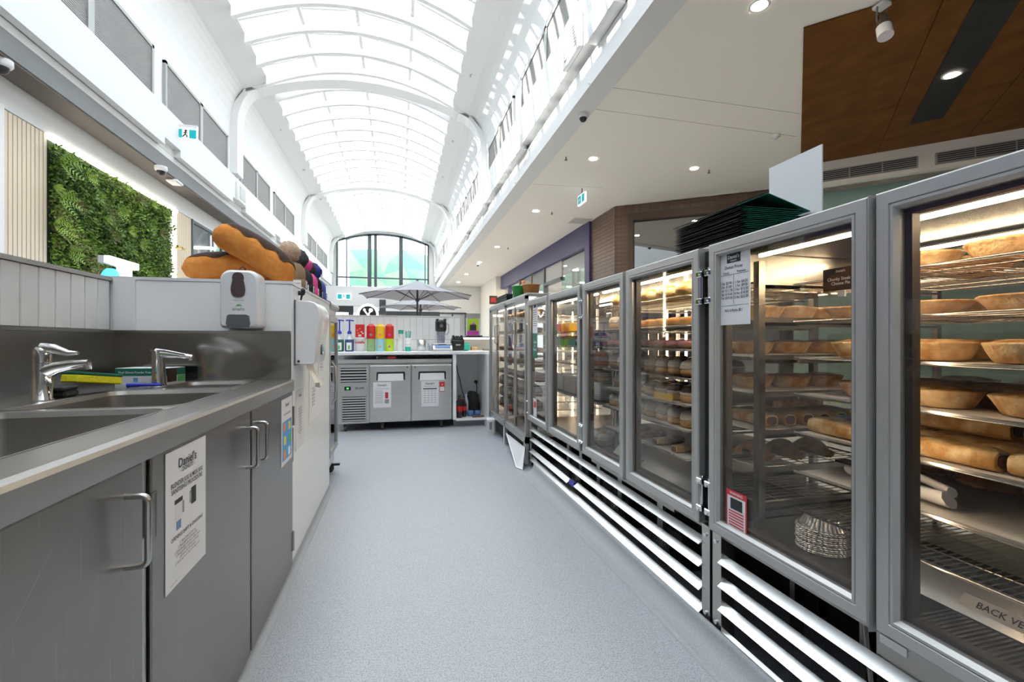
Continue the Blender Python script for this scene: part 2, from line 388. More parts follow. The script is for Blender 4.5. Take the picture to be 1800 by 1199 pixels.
# outer roof on both sides so no daylight leaks in
struct(MB().box(-9, XCL, Y0, 29, ZC + .3, ZC + .4).box(XCR, 12, Y0, 29, ZC + .3, ZC + .4), 'ceiling_roof', 'white_wall')

def arc(x, zk=ZK, zp=ZP, xa=XKL, xb=XKR):
    m = (xa + xb) / 2; h = (xb - xa) / 2; return zk + (zp - zk) * (1 - ((x - m) / h) ** 2)
sky = group_struct('window_skylight')
PITCH = 0.76
xs4 = [XKL + (XKR - XKL) * i / 4 for i in range(5)]
def arch_box(xa, xb, fz, y0, y1, dlo, dhi, n=20):
    mb = MB(); X = [xa + (xb - xa) * i / n for i in range(n + 1)]
    lo = [(x, fz(x) + dlo) for x in X]; hi = [(x, fz(x) + dhi) for x in reversed(X)]
    pts = lo + hi; N = len(pts); vs = [(p[0], y0, p[1]) for p in pts] + [(p[0], y1, p[1]) for p in pts]
    mb.add(vs, [(i, (i + 1) % N, N + (i + 1) % N, N + i) for i in range(N)])
    for k in range(n):
        for o in (0, N): mb.add([vs[o + k], vs[o + k + 1], vs[o + N - 2 - k], vs[o + N - 1 - k]], [(0, 1, 2, 3)])
    return mb
raft = arch_box(XKL, XKR, arc, -0.05, 0.05, -0.20, 0.02).mesh('rafter', 'white_paint')
panes = []; mulls = []
for k in range(4):
    a, b = xs4[k], xs4[k + 1]; za, zb = arc(a) + .05, arc(b) + .05
    panes.append(MB().prism([(a, za), (b, zb), (b, zb + .012), (a, za + .012)], 'y', 0.03, PITCH - 0.03).mesh('pane', 'glass_sky'))
purl = MB()
for k in range(4):
    a, b = xs4[k], xs4[k + 1]; purl.prism([(a, arc(a) + .02), (b, arc(b) + .02), (b, arc(b) + .08), (a, arc(a) + .08)], 'y', -0.03, 0.03)
purl = purl.mesh('glazing_bar', 'white_paint')
ny = int((Y1 - Y0) / PITCH) + 1
for i in range(ny):
    y = Y0 + i * PITCH
    link('rafter', raft, sky, loc=(0, y + 0.38, 0)); link('glazing_bar', purl, sky, loc=(0, y, 0))
    for me in panes: link('pane', me, sky, loc=(0, y, 0))
for k in (1, 2, 3):
    x = xs4[k]; part(MB().box(x - .035, x + .035, Y0, Y1 + .5, arc(x) - .06, arc(x) + .07), 'mullion', 'white_paint', sky)
# main arch ribs with curved brackets down to pilasters
def rib_arc(x): return arc(x, ZC - .05, 7.52, XCL, XCR)
rib_me = arch_box(XCL - .02, XCR + .02, rib_arc, -0.2, 0.2, -0.02, 0.30, 28).mesh('arch_rib', 'white_paint')
def bracket(sg, X, xc):
    mb = MB(); n = 12; inn = []; out = []
    R = 0.75
    for i in range(n + 1):
        a = PI / 2 * i / n
        inn.append((X + sg * (0.16 + (abs(xc - X) + .10) * (1 - math.cos(a))), 6.1 + (ZC - 6.1 + .0) * math.sin(a)))
    inn = [(X + sg * 0.16, 5.0)] + inn; out = [(X, 5.0), (X, 6.5), (xc, ZC + .06)]
    return mb.prism(inn + list(reversed(out)), 'y', -0.2, 0.2)
for y in (4.0, 12.0, 20.0, 27.7):
    link('arch_rib', rib_me, sky, loc=(0, y, 0))
    r = bracket(1, XL, XCL); r.xf(Matrix.Translation((0, y, 0))); part(r, 'bracket', 'white_paint', sky)
    r = bracket(-1, XR, XCR); r.xf(Matrix.Translation((0, y, 0))); part(r, 'bracket', 'white_paint', sky)
rc = MB()
for y in (12.0,): rc.box(-2.9, 1.2, y - .24, y - .2, 7.30, 7.34)
# ---- left bulkheads
wl_ = group_struct('wall_left_bulkhead')
part(MB().box(XL - .3, XL + .10, Y0, Y1, 4.42, 4.93), 'ledge', 'white_wall', wl_)
for a, b in ((-4, 3.8), (4.4, 8.55), (9.1, 11.7), (12.6, 15.4), (16.0, 19.5), (20.6, 24), (24.5, 28)):
    part(MB().box(XL - .02, XL + .10, a, b, 4.30, 4.42), 'lower_ledge', 'white_wall', wl_)
part(MB().box(XL - .3, XL, Y0, Y1, 3.95, 4.19), 'grey_fascia', 'grey_beam', wl_)
part(MB().box(XL - .3, XL - .01, Y0, Y1, 4.19, 4.30), 'recess', 'white_wall', wl_)
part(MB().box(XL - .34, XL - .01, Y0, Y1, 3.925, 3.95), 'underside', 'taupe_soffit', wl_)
# ---- right bulkheads
wr_ = group_struct('wall_right_bulkhead')
part(MB().box(XR, XR + .3, Y0, Y1, ZS - .02, ZS + .33), 'fascia', 'white_wall', wr_)
part(MB().box(XR + .07, XR + .3, Y0, Y1, ZS + .33, ZS + .42), 'shadow_gap', 'vent_frame', wr_)
part(MB().box(XR - .10, XR + .3, Y0, Y1, ZS + .42, 5.32), 'ledge', 'white_wall', wr_)
for a, b in ((4.6, 5.6), (8.3, 9.1), (12.0, 12.7), (15.2, 15.9)):
    part(MB().box(XR - .14, XR, a - .35, a + .35, ZS + .33, ZS + .62, bev=.01), 'bulkhead_block', 'white_wall', wr_)

# ---- louvred vents high on both walls
def vent(sg, X, y0, y1, z0, z1, label):
    t = thing('louvre_vent', label, 'vent', (X, (y0 + y1) / 2, z0), 'wall vents')
    ym = (y0 + y1) / 2; d = .05 * sg; fr = MB()
    def bx(a, b, c, e, p, q): fr.box(min(p, q), max(p, q), a, b, c, e)
    for (a, b, c, e) in ((y0, y1, z1 - .05, z1), (y0, y0 + .06, z0, z1), (y1 - .06, y1, z0, z1), (ym - .06, ym + .06, z0, z1), (y0, y1, z0, z0 + .02)): bx(a, b, c, e, X - d * .2, X + d)
    part(fr, 'vent_frame', 'vent_frame', t)
    for a, b in ((y0 + .06, ym - .06), (ym + .06, y1 - .06)):
        part(MB().box(X, X + .004 * sg, a, b, z0, z1), 'backing', 'vent_dark', t)
        s = MB(); n = int((z1 - z0) / .028)
        for i in range(n):
            z = z0 + (i + .5) * (z1 - z0) / n; s.box(min(X, X + .03 * sg), max(X, X + .03 * sg), a, b, z - .0085, z + .0085)
        o = part(s, 'louvre_slats', 'vent_slat', t); o['kind'] = 'stuff'
near = ('nearest and largest', 'second nearest', 'third', 'fourth', 'fifth', 'farthest')
for i, (a, b) in enumerate(((5.3, 8.33), (8.69, 11.55), (12.42, 15.04), (15.55, 18.3), (20.5, 23.0), (23.5, 26.3))):
    vent(1, XL, a, b, 4.93, 5.75, f'grey double louvre vent high on the left wall, {near[i]} along it')
for i, (a, b) in enumerate(((5.3, 8.2), (8.8, 11.35), (12.75, 15.0), (15.4, 17.9), (20.5, 23), (23.5, 26.2))):
    vent(-1, XR, a, b, 5.33, 6.0, f'grey double louvre vent high on the sunlit right wall, {near[i]} along it')

# ---- right-hand flat ceiling, timber area, far shell
cr = MB(); hole = None
P0 = onZ(1412, 47, ZS); P1 = onZ(1407, 270, ZS); U = (P1 - P0).normalized(); V = Vector((U.y, -U.x, 0))
struct(MB().box(XR + .02, 12, Y0, 34, ZS, ZS + .2), 'ceiling', 'soffit_paint')
for (u0, v0, u1, v1) in ((1035, 148, 1407, 200), (1018, 188, 1400, 240), (905, 322, 1060, 330)):
    a, b = onZ(u0, v0, ZS), onZ(u1, v1, ZS); d_ = (b - a).normalized(); n_ = Vector((-d_.y, d_.x, 0)) * .004
    struct(MB().prism([((a + n_).x, (a + n_).y), ((a - n_).x, (a - n_).y), ((b - n_).x, (b - n_).y), ((b + n_).x, (b + n_).y)], 'z', ZS - .0015, ZS + .01), 'trim_ceiling_joint', 'vent_frame')
tc_ = group_struct('ceiling_timber')
for i in range(4):
    for j in range(7):
        a0, b0 = i * 1.22, j * 1.08
        q = [P0 + U * (a0 + .004) + V * (b0 + .004), P0 + U * (a0 + 1.216) + V * (b0 + .004), P0 + U * (a0 + 1.216) + V * (b0 + 1.076), P0 + U * (a0 + .004) + V * (b0 + 1.076)]
        if i == 3: q[1] = P0 + U * (a0 + .55) + V * (b0 + .004); q[2] = P0 + U * (a0 + .55) + V * (b0 + 1.076)
        part(MB().prism([(p.x, p.y) for p in q], 'z', ZS - .02, ZS - .005), 'timber_panel', 'timber_ceiling', tc_)
q = [P0 + U * .01 + V * .01, P0 + U * 4.2 + V * .01, P0 + U * 4.2 + V * 7.5, P0 + U * .01 + V * 7.5]
part(MB().prism([(p.x, p.y) for p in q], 'z', ZS - .0045, ZS - .0005), 'timber_backing', 'black_matte', tc_)
b0, b1 = onZ(1600, 218, ZS - .03), onZ(1655, 210, ZS - .03); w_ = (b1 - b0).length
part(MB().prism([(p.x, p.y) for p in (b0, b0 + V * w_, b0 + V * w_ - U * 3.6, b0 - U * 3.6)], 'z', ZS - .035, ZS - .02), 'black_panel', 'black_matte', tc_)
# bulkhead with grilles beyond the timber
bk = group_struct('wall_right_far')
E0 = P0 + U * 4.25; A_ = E0 - V * 0.1; B_ = E0 + V * 9.0
def wallseg(a, b, z0, z1, th, name, mt, parent):
    n = Vector((-(b - a).y, (b - a).x, 0)).normalized() * th
    return part(MB().prism([(a.x, a.y), (b.x, b.y), (b.x + n.x, b.y + n.y), (a.x + n.x, a.y + n.y)], 'z', z0, z1), name, mt, parent)
wallseg(A_, B_, ZS - .42, ZS - .01, .15, 'bulkhead', 'soffit_paint', bk)
wallseg(A_ + U * .45, B_ + U * .45, 0, ZS - .42, .1, 'green_panel_wall', 'shop_green', bk)
for k in range(5):
    a = E0 + V * (.25 + k * 1.55) - U * .008; b = a + V * 1.35
    wallseg(a, b, ZS - .36, ZS - .17, .01, 'grille_frame', 'vent_frame', bk)
    for q in range(3):
        wallseg(a + V * (.03 + q * .44) - U * .004, a + V * (.45 + q * .44) - U * .004, ZS - .345, ZS - .185, .006, 'grille', 'vent_dark', bk)
        for z in range(5):
            wallseg(a + V * (.03 + q * .44) - U * .01, a + V * (.45 + q * .44) - U * .01, ZS - .34 + z * .032, ZS - .328 + z * .032, .008, 'grille_slat', 'vent_frame', bk)
struct(MB().box(12, 12.2, -8, 34, 0, ZS), 'wall_right_end', 'shop_wall')
struct(MB().box(-9, 12, -8.2, -8, 0, 8), 'wall_back', 'white_wall')
struct(MB().box(-9, XCL, Y0 - .2, Y0, 3.9, 7.4).box(XCL, XCR, Y0 - .2, Y0, 3.9, 8.2).box(XCR, 12, Y0 - .2, Y0, 4.3, 7.4).box(-9, 12, -8, Y0, 4.3, 4.5), 'wall_back_upper', 'white_wall')
struct(MB().box(-9, -8.8, -8, 34, 0, 8), 'wall_left_end', 'white_wall')

# loudspeaker boxes on the bulkheads
for (x, y, z, sg, lb) in ((XL + .10, 12.15, 4.62, 1, 'white grilled box on the left bulkhead below the arch bracket'), (XR - .10, onX(1010, 75, XR - .1).y, onX(1010, 75, XR - .1).z, -1, 'white grilled box on the right bulkhead near the top of the picture')):
    t = thing('wall_speaker', lb, 'speaker', (x, y, z - .22)); part(MB().box(x, x + .06 * sg, y - .28, y + .28, z - .22, z + .22, bev=.008), 'box', 'white_paint', t)
    part(MB().box(x + .06 * sg, x + .066 * sg, y - .2, y + .2, z - .15, z + .15), 'grille', 'vent_frame', t)
    for k in range(7): part(MB().box(x + .066 * sg, x + .072 * sg, y - .19, y + .19, z - .14 + k * .042, z - .12 + k * .042), 'grille_slat', 'white_paint', t)
# ---- left shop front: fascia, timber slats, planted wall, window
XS = -4.1
ls = group_struct('wall_left_shop')
part(MB().box(XS - .2, XS, -4, 28, 3.60, 3.95), 'fascia', 'white_wall', ls)
part(MB().box(XS - .2, XS, -4, 6.02, 0, 3.60), 'pier', 'purple_paint', ls)
part(MB().box(XS - .2, XS + .02, 5.93, 6.03, 0, 3.62), 'corner_trim', 'white_paint', ls)
part(MB().box(XS - .2, XS - .05, 6.02, 10.65, 0, 3.62), 'backing', 'wood_back', ls)
def slats(y0, y1, n):
    me = MB().box(0, .045, -.5 * (y1 - y0) / n * .80, .5 * (y1 - y0) / n * .80, 0, 3.59).mesh('timber_slat', 'wood_slat')
    for i in range(n): link('timber_slat', me, ls, loc=(XS - .05, y0 + (i + .5) * (y1 - y0) / n, 0))
slats(6.05, 6.68, 10); slats(9.98, 10.62, 10)
part(MB().box(XS - .05, XS + .02, 10.62, 10.68, 0, 3.6), 'window_post', 'dark_mullion', ls)
def lw_(y0, y1, z0, z1): return MB().box(XS - .04, XS, y0, y1, z0, z1)
for y in (12.25, 14.4, 16.5): part(lw_(y, y + .09, 0, 3.6), 'window_post', 'dark_mullion', ls)
part(lw_(10.65, 18, 2.82, 2.88), 'window_rail', 'dark_mullion', ls); part(lw_(10.65, 18, 3.54, 3.6), 'window_rail', 'dark_mullion', ls)
for a, b in ((10.68, 12.25), (12.34, 14.4), (14.49, 16.5), (16.59, 18)):
    part(MB().box(XS - .03, XS - .02, a, b, 2.88, 3.54), 'pane', 'glass_shop', ls); part(MB().box(XS - .03, XS - .02, a, b, .3, 2.82), 'pane', 'glass_shop', ls)
part(MB().box(-6.9, -6.8, 9, 20, 0, 3.6), 'interior_wall', 'shop_wall', ls)
part(MB().box(-6.8, XS - .2, 9, 20, 3.6, 3.7), 'interior_ceiling', 'white_wall', ls)
part(MB().box(XS - .2, XS, 18, 28, 0, 3.6), 'far_wall', 'shop_wall', ls)
for k in range(3): part(MB().box(-6.2, -4.8, 11.5 + 2.2 * k, 11.7 + 2.2 * k, 3.57, 3.6), 'ceiling_light', 'led_cool', ls)

# planted wall with lit edges
gw = thing('planted_wall', 'green planted wall panel with a lit border between timber slats', 'plant wall', (XS, 8.2, 1.2))
part(MB().box(XS - .08, XS - .02, 6.69, 9.72, 1.2, 3.56), 'backing', 'moss', gw)
part(MB().box(XS - .02, XS + .02, 6.69, 9.97, 3.545, 3.595), 'light_strip', 'led_white', gw)
part(MB().box(XS - .02, XS + .02, 9.84, 9.90, 1.2, 3.545), 'light_strip', 'led_white', gw)
part(MB().box(XS - .06, XS - .02, 9.72, 9.97, 1.2, 3.56), 'light_recess', 'white_paint', gw)
def leaves(n, size, mi_w, y0, y1, z0, z1, depth):
    mb = MB()
    for _ in range(n):
        y = random.uniform(y0, y1); z = random.uniform(z0, z1); x = XS + random.uniform(-.02, depth) * (0.6 + 0.4 * math.sin(y * 5 + z * 7))
        L = size * random.uniform(.6, 1.4); W = L * random.uniform(.35, .6)
        d = Vector((random.uniform(.1, .9), random.uniform(-1, 1), random.uniform(-.9, .7))).normalized()
        s_ = d.cross(Vector((random.uniform(.3, 1), random.uniform(-.6, .6), random.uniform(-.2, .8)))).normalized() * W
        p = Vector((x, y, z)); k = math.sin(y * 3.1 + 1.7 * math.sin(z * 2.3)) + math.cos(z * 4 + y * 1.3) + random.uniform(-1.1, 1.1)
        mi = 0 if k < .6 else (1 if k < 1.7 else 2)
        if mi_w: mi = mi_w
        mb.add([p, p + d * L * .5 + s_ * .5, p + d * L, p + d * L * .5 - s_ * .5], [(0, 1, 2, 3)], mi)
    return mb
o = part(leaves(30000, .048, 0, 6.70, 9.70, 1.2, 3.50, .10), 'small_leaves', ['leaf_dark', 'leaf_mid', 'leaf_bronze'], gw); o['kind'] = 'stuff'
def fern_mesh(mt, nf, L):
    mb = MB()
    for f in range(nf):
        a = 2 * PI * f / nf + random.uniform(-.3, .3); d = Vector((random.uniform(.45, .9), math.cos(a), math.sin(a) + .1)).normalized()
        sd = d.cross(Vector((1, 0, .2))).normalized(); n = 9
        for i in range(n):
            t = i / n; p = d * L * t + Vector((.05 * t, 0, -.35 * t * t * L)); w = L * .26 * math.sin(PI * min(t + .12, 1)) + .008
            for sg in (-1, 1):
                q = p + sd * sg * w + d * w * .55
                mb.add([p, p + d * L * .07, q], [(0, 1, 2)], 0)
    return mb.mesh('fern_frond', mt)
fm = [fern_mesh('leaf_lime', 9, .30), fern_mesh('leaf_mid', 8, .34), fern_mesh('leaf_bronze', 8, .30), fern_mesh('leaf_lime', 12, .22)]
for (u, v, k, s) in ((105, 285, 1, 1.2), (150, 310, 0, .95), (105, 350, 1, 1.1), (165, 345, 1, .8), (95, 395, 0, .95), (110, 410, 0, .9), (215, 325, 3, 1), (240, 350, 2, 1), (265, 360, 3, .9),
                     (185, 375, 2, .9), (205, 372, 1, .9), (180, 385, 3, .9), (225, 405, 3, .9), (190, 415, 2, .9), (260, 400, 1, .8), (280, 410, 2, .8), (155, 465, 2, 1), (130, 360, 2, .8), (245, 430, 1, .8),
                     (120, 445, 1, .9), (285, 375, 1, .7), (292, 450, 2, .6), (95, 330, 3, .8)):
    p = onX(u, v, XS + .05); o = link('fern', fm[k], gw, loc=p - Vector(gw.location)); s *= .62; o.scale = (s, s, s); o.rotation_euler = (random.uniform(-1, 1), 0, 0)
br = MB().cyl((XS + .02, 9.87, 2.86), (XS + .14, 9.87, 2.86), .025, .025, 12).box(XS + .1, XS + .14, 9.70, 10.0, 2.845, 2.875)
solo(br, 'brass_rod', 'brass', 'small brass arm sticking out of the lit border of the planted wall', 'bracket', (XS + .02, 9.87, 2.84))

# ---- far end: arched window, green screen outside, end wall and shop fronts
we = group_struct('window_end')
YE = Y1 + .05
def wz(x): return 6.95 + .50 * (1 - ((x + .85) / 2.62) ** 2)
xa, xb = -3.47, 1.80
part(MB().box(-9, xa, YE, YE + .2, 0, 9), 'end_wall', 'white_wall', we); part(MB().box(xb, 12, YE, YE + .2, 0, 9), 'end_wall', 'white_wall', we)
part(MB().box(xa, xb, YE, YE + .2, 2.75, 3.70), 'end_wall', 'white_wall', we)
part(arch_box(xa, xb, wz, YE, YE + .2, .0, 1.6), 'end_wall', 'white_wall', we)
part(arch_box(xa, xb, wz, YE - .05, YE + .1, -.10, .0), 'window_head', 'dark_mullion', we)
for x, w in ((xa, .08), (-2.95, .06), (-1.75, .22), (-1.38, .16), (.05, .22), (1.55, .06), (xb - .08, .08)):
    part(MB().box(x, x + w, YE - .05, YE + .1, 3.70, wz(x + w / 2) - .02), 'mullion', 'dark_mullion', we)
part(MB().box(xa, xb, YE - .04, YE + .08, 4.78, 4.86), 'transom', 'dark_mullion', we); part(MB().box(xa, xb, YE - .04, YE + .08, 3.70, 3.78), 'sill', 'dark_mullion', we)
for a, b in ((-3.39, -2.95), (-2.89, -1.75), (-1.22, .05), (.27, 1.55)):
    part(MB().box(a, b, YE + .02, YE + .03, 4.86, wz(a + .1) - .1), 'pane', 'glass_clear', we); part(MB().box(a, b, YE + .02, YE + .03, 3.78, 4.78), 'pane', 'glass_clear', we)
gs = thing('green_screen', 'green faceted screen outside the far arched window', 'screen', (-.7, 30, 0))
gp = [(-2.95, 4.55), (-1.9, 4.55), (-.6, 4.55), (.9, 4.55), (2.1, 4.55), (-2.95, 5.4), (-2.1, 5.6), (-.9, 5.3), (.4, 5.75), (2.1, 5.6), (-2.95, 6.8), (-1.5, 6.9), (.3, 6.95), (2.1, 6.6), (-.6, 6.1)]
gt = [(0, 1, 5), (1, 6, 5), (1, 2, 6), (2, 7, 6), (2, 3, 7), (3, 8, 7), (3, 4, 8), (4, 9, 8), (5, 6, 10), (6, 11, 10), (6, 7, 11), (7, 14, 11), (7, 8, 14), (14, 8, 12), (14, 12, 11), (8, 9, 12), (9, 13, 12)]
for i, t in enumerate(gt):
    part(MB().prism([gp[k] for k in t], 'y', 30.0, 30.05), 'facet', 'green_mural_' + 'abcd'[(i * 5 + i // 3) % 4], gs)
for x in (-2.9, 2.0): part(MB().cyl((x, 30.1, 0), (x, 30.1, 6.8), .06, n=8), 'post', 'dark_mullion', gs)
struct(MB().box(-30, 30, 29, 60, -.1, 0), 'ground', 'mall_floor')
# shop fronts under the far window
fs = group_struct('wall_far_shops')
part(MB().box(XL - 3, 1.35, 20.6, 20.9, 2.62, 3.45), 'white_fascia', 'white_wall', fs)
part(MB().box(XL - 3, -1.9, 20.9, 21, 0, 2.62), 'dark_front', 'shop_dark', fs)
part(MB().box(-1.9, 2.1, 24, 24.1, 0, 2.62), 'dark_front', 'shop_dark', fs)
part(MB().box(2.2, 4.9, 26, 26.1, 2.7, 4.2), 'white_upper', 'white_wall', fs)
for x in (2.2, 2.95, 3.7): part(MB().box(x, x + .08, 25.9, 26, 0, 2.7), 'door_post', 'dark_mullion', fs)
part(MB().box(2.2, 3.78, 25.9, 26, 2.62, 2.72), 'door_head', 'dark_mullion', fs)
col_ = group_struct('wall_far_column')
for k in range(9): part(MB().box(-.78, -.52, 20.2, 20.5, .32 * k, .32 * k + .30), 'tile', 'shop_dark', col_)
part(MB().box(-.77, -.53, 20.21, 20.49, 0, 2.9), 'core', 'grout', col_)
for x, w in ((-2.6, .5), (-1.7, .4), (.5, .8), (1.5, .4)): part(MB().box(x, x + w, 20.85 if x < -1.9 else 23.9, 20.89 if x < -1.9 else 23.99, 2.2, 2.34), 'lit_panel', 'sign_white', fs)

# ---- right shop fronts seen over the cases
XP = 4.9
pr = group_struct('wall_right_shop')
y_a, y_b = 9.55, 22.5
def px_(y0, y1, z0, z1, name, mt, x0=XP, x1=XP + .15): return part(MB().box(x0, x1, y0, y1, z0, z1), name, mt, pr)
yt = 11.0
px_(11.05, 11.35, 0, ZS, 'purple_post', 'purple_paint', XP - .06)
px_(11.35, 21.6, 3.62, ZS, 'purple_fascia', 'purple_paint', XP - .06)
px_(15.0, 15.12, 0, 3.62, 'shop_post', 'dark_mullion'); px_(18.2, 18.4, 0, 3.62, 'shop_post', 'dark_mullion'); px_(20.2, 20.4, 0, 3.62, 'shop_post', 'purple_paint')
px_(11.35, 13.4, .1, 3.62, 'pane', 'glass_shop', XP + .05, XP + .06); px_(15.12, 18.2, .1, 3.62, 'pane', 'glass_shop', XP + .05, XP + .06)
px_(13.4, 15.0, 3.0, 3.1, 'shutter_rail', 'dark_mullion'); px_(13.4, 18.0, 3.1, 3.62, 'shutter_box', 'vent_frame', XP + .05, XP + .1)
px_(21.6, 25.9, 0, ZS, 'cream_pier', 'soffit_paint', XP - .3)
px_(9.8, 22, 0, 3.8, 'shop_back', 'shop_wall', XP + 4.5, XP + 4.6); px_(9.8, 22, 3.62, 3.7, 'shop_ceiling', 'shop_wall', XP + .1, XP + 4.5)
px_(21.9, 22, 0, 3.8, 'shop_side', 'shop_wall', XP + .1, XP + 4.5)
for k in range(6):
    for j in range(2):
        c = (XP + 1.2 + 1.6 * j, 11.9 + k * 1.6, 3.61); part(MB().cyl((c[0], c[1], 3.60), (c[0], c[1], 3.62), .09, n=14), 'ceiling_light', 'downlight_emit', pr)
px_(12.2, 12.9, 2.35, 2.85, 'teal_display', 'teal_box', XP + 1.0, XP + 1.5); px_(13.2, 14.8, 2.2, 2.55, 'lilac_display', 'lilac_glow', XP + 1.8, XP + 1.9)
# brown strip-tiled wall
bt = group_struct('wall_right_brown')
part(MB().box(XP + .03, XP + .2, 9.72, 11.05, 0, ZS), 'backing', 'brown_frame', bt)
stp = MB().box(0, .03, 0, 1.33, 0, .088).mesh('strip_tile', 'brown_tile')
for k in range(32): link('strip_tile', stp, bt, loc=(XP, 9.72, 1.3 + k * .0925))
Q0 = Vector((XP, 9.72, 0)); Q1 = onZ(1225, 347, ZS); Q1.z = 0; D = (Q1 - Q0).normalized(); N_ = Vector((-D.y, D.x, 0)); LQ = 3.6
ang = math.atan2(D.y, D.x)
stq = MB().box(0, .30, 0, .03, 0, .088).mesh('strip_tile', 'brown_tile'); stt = MB().box(0, LQ, 0, .03, 0, .088).mesh('strip_tile', 'brown_tile')
for k in range(32): link('strip_tile', stq, bt, loc=Q0 + Vector((0, 0, 1.3 + k * .0925)), rz=ang)
for k in range(2): link('strip_tile', stt, bt, loc=Q0 + Vector((0, 0, ZS - .20 + k * .0925)) - N_ * .002, rz=ang)
def seg(a0, a1, z0, z1, off, th, name, mt): 
    o = link(name, MB().box(a0, a1, off, off + th, z0, z1).mesh(name, mt), bt, loc=Q0, rz=ang); return o
seg(.30, .42, 0, ZS - .2, .0, .2, 'frame_post', 'brown_frame'); seg(.42, LQ, ZS - .36, ZS - .2, .0, .2, 'frame_head', 'brown_frame')
seg(.42, LQ, .1, ZS - .36, .12, .012, 'pane', 'glass_dark'); seg(0, LQ, 0, ZS, 1.5, .1, 'inner_wall', 'brown_frame')

# ================================================================ LEFT SIDE OF THE KIOSK
BF, ZB, YPT = -0.495, 0.92, 2.362        # bench front, bench height, partition face
XB = -1.218                              # wall behind the bench
def rrect(x0, x1, y0, y1, r, n=5):
    pts = []
    for cx, cy, a0 in ((x1 - r, y1 - r, 0), (x0 + r, y1 - r, PI / 2), (x0 + r, y0 + r, PI), (x1 - r, y0 + r, 1.5 * PI)):
        for i in range(n + 1): a = a0 + PI / 2 * i / n; pts.append((cx + r * math.cos(a), cy + r * math.sin(a)))
    return pts
def ring_between(mb, A, za, B, zb, mi=0, sm=True):
    n = len(A); mb.add([(p[0], p[1], za) for p in A] + [(p[0], p[1], zb) for p in B], [(i, (i + 1) % n, n + (i + 1) % n, n + i) for i in range(n)], mi, sm)
def square_of(P, x0, x1, y0, y1):
    cx, cy = (x0 + x1) / 2, (y0 + y1) / 2; out = []
    n = len(P) // 4
    cs = [(x1, y1), (x0, y1), (x0, y0), (x1, y0)]
    for q in range(4):
        for i in range(n):
            x, y = P[q * n + i]
            out.append(cs[q])
    return out
bt_ = thing('sink_benchtop', 'stainless steel benchtop with sunken basins and splashback along the left', 'benchtop', (-.85, 1.2, .87))
basins = [(-1.0, -.60, .62, 1.42, .045, .24), (-1.0, -.60, 1.475, 1.945, .045, .24), (-.90, -.63, 2.02, 2.30, .05, .15)]
top = MB()
ys = [-.35] + [v for b in basins for v in (b[2] - .012, b[3] + .012)] + [YPT]
for a, b in zip(ys[0::2], ys[1::2]): top.box(XB, -.50, a, b, ZB - .02, ZB)
for b in basins:
    top.box(XB, b[0] - .012, b[2] - .012, b[3] + .012, ZB - .02, ZB); top.box(b[1] + .012, -.50, b[2] - .012, b[3] + .012, ZB - .02, ZB)
top.prism([(-.50, ZB), (-.486, ZB - .004), (-.482, ZB - .012), (-.482, ZB - .055), (-.50, ZB - .055)], 'y', -.35, YPT)
part(top, 'worktop', 'steel', bt_)
for (x0, x1, y0, y1, r, d) in basins:
    bm_ = MB(); i0 = rrect(x0, x1, y0, y1, r); ex = (x0 - .012, x1 + .012, y0 - .012, y1 + .012); o0 = rrect(*ex, .002)
    i1 = rrect(x0 + .004, x1 - .004, y0 + .004, y1 - .004, r); i2 = rrect(x0 + .03, x1 - .03, y0 + .03, y1 - .03, r)
    ring_between(bm_, o0, ZB + .0005, i0, ZB - .001); ring_between(bm_, i0, ZB - .001, i1, ZB - .015); ring_between(bm_, i1, ZB - .015, i1, ZB - d + .03); ring_between(bm_, i1, ZB - d + .03, i2, ZB - d)
    bm_.add([(p[0], p[1], ZB - d) for p in i2], [tuple(range(len(i2)))], 0)
    b_ = part(bm_, 'basin', 'steel_bowl', bt_)
    part(MB().lathe([(.001, .004), (.03, .004), (.04, .002), (.042, 0)], 16, ((x0 + x1) / 2, (y0 + y1) / 2, ZB - d + .001)), 'drain', 'chrome', b_)
sp = MB().box(XB, XB + .012, -.35, YPT, ZB, 1.135).box(XB, XB + .02, -.35, YPT, 1.135, 1.147)
part(sp, 'back_splash', 'steel_dark', bt_)
sp = MB()                                     # slightly buckled steel sheet on the partition
nx, nz = 36, 12; g = []
for j in range(nz + 1):
    for i in range(nx + 1):
        x = XB + (BF - XB) * i / nx; z = ZB + (1.135 - ZB) * j / nz; t = i / nx; q = j / nz
        g.append((x, YPT - .012 - .0035 * math.sin(q * PI) * math.sin(t * 7 + 2.2 * q) * t - .003 * math.exp(-((t - .9) / .09) ** 2) * math.sin(q * 5.5), z))
sp.add(g, [(j * (nx + 1) + i, j * (nx + 1) + i + 1, (j + 1) * (nx + 1) + i + 1, (j + 1) * (nx + 1) + i) for j in range(nz) for i in range(nx)], 0, True)
sp.box(XB, BF, YPT - .006, YPT - .001, ZB, 1.135).box(XB, BF, YPT - .022, YPT - .001, 1.135, 1.147)
part(sp, 'end_splash', 'steel_mirror', bt_)

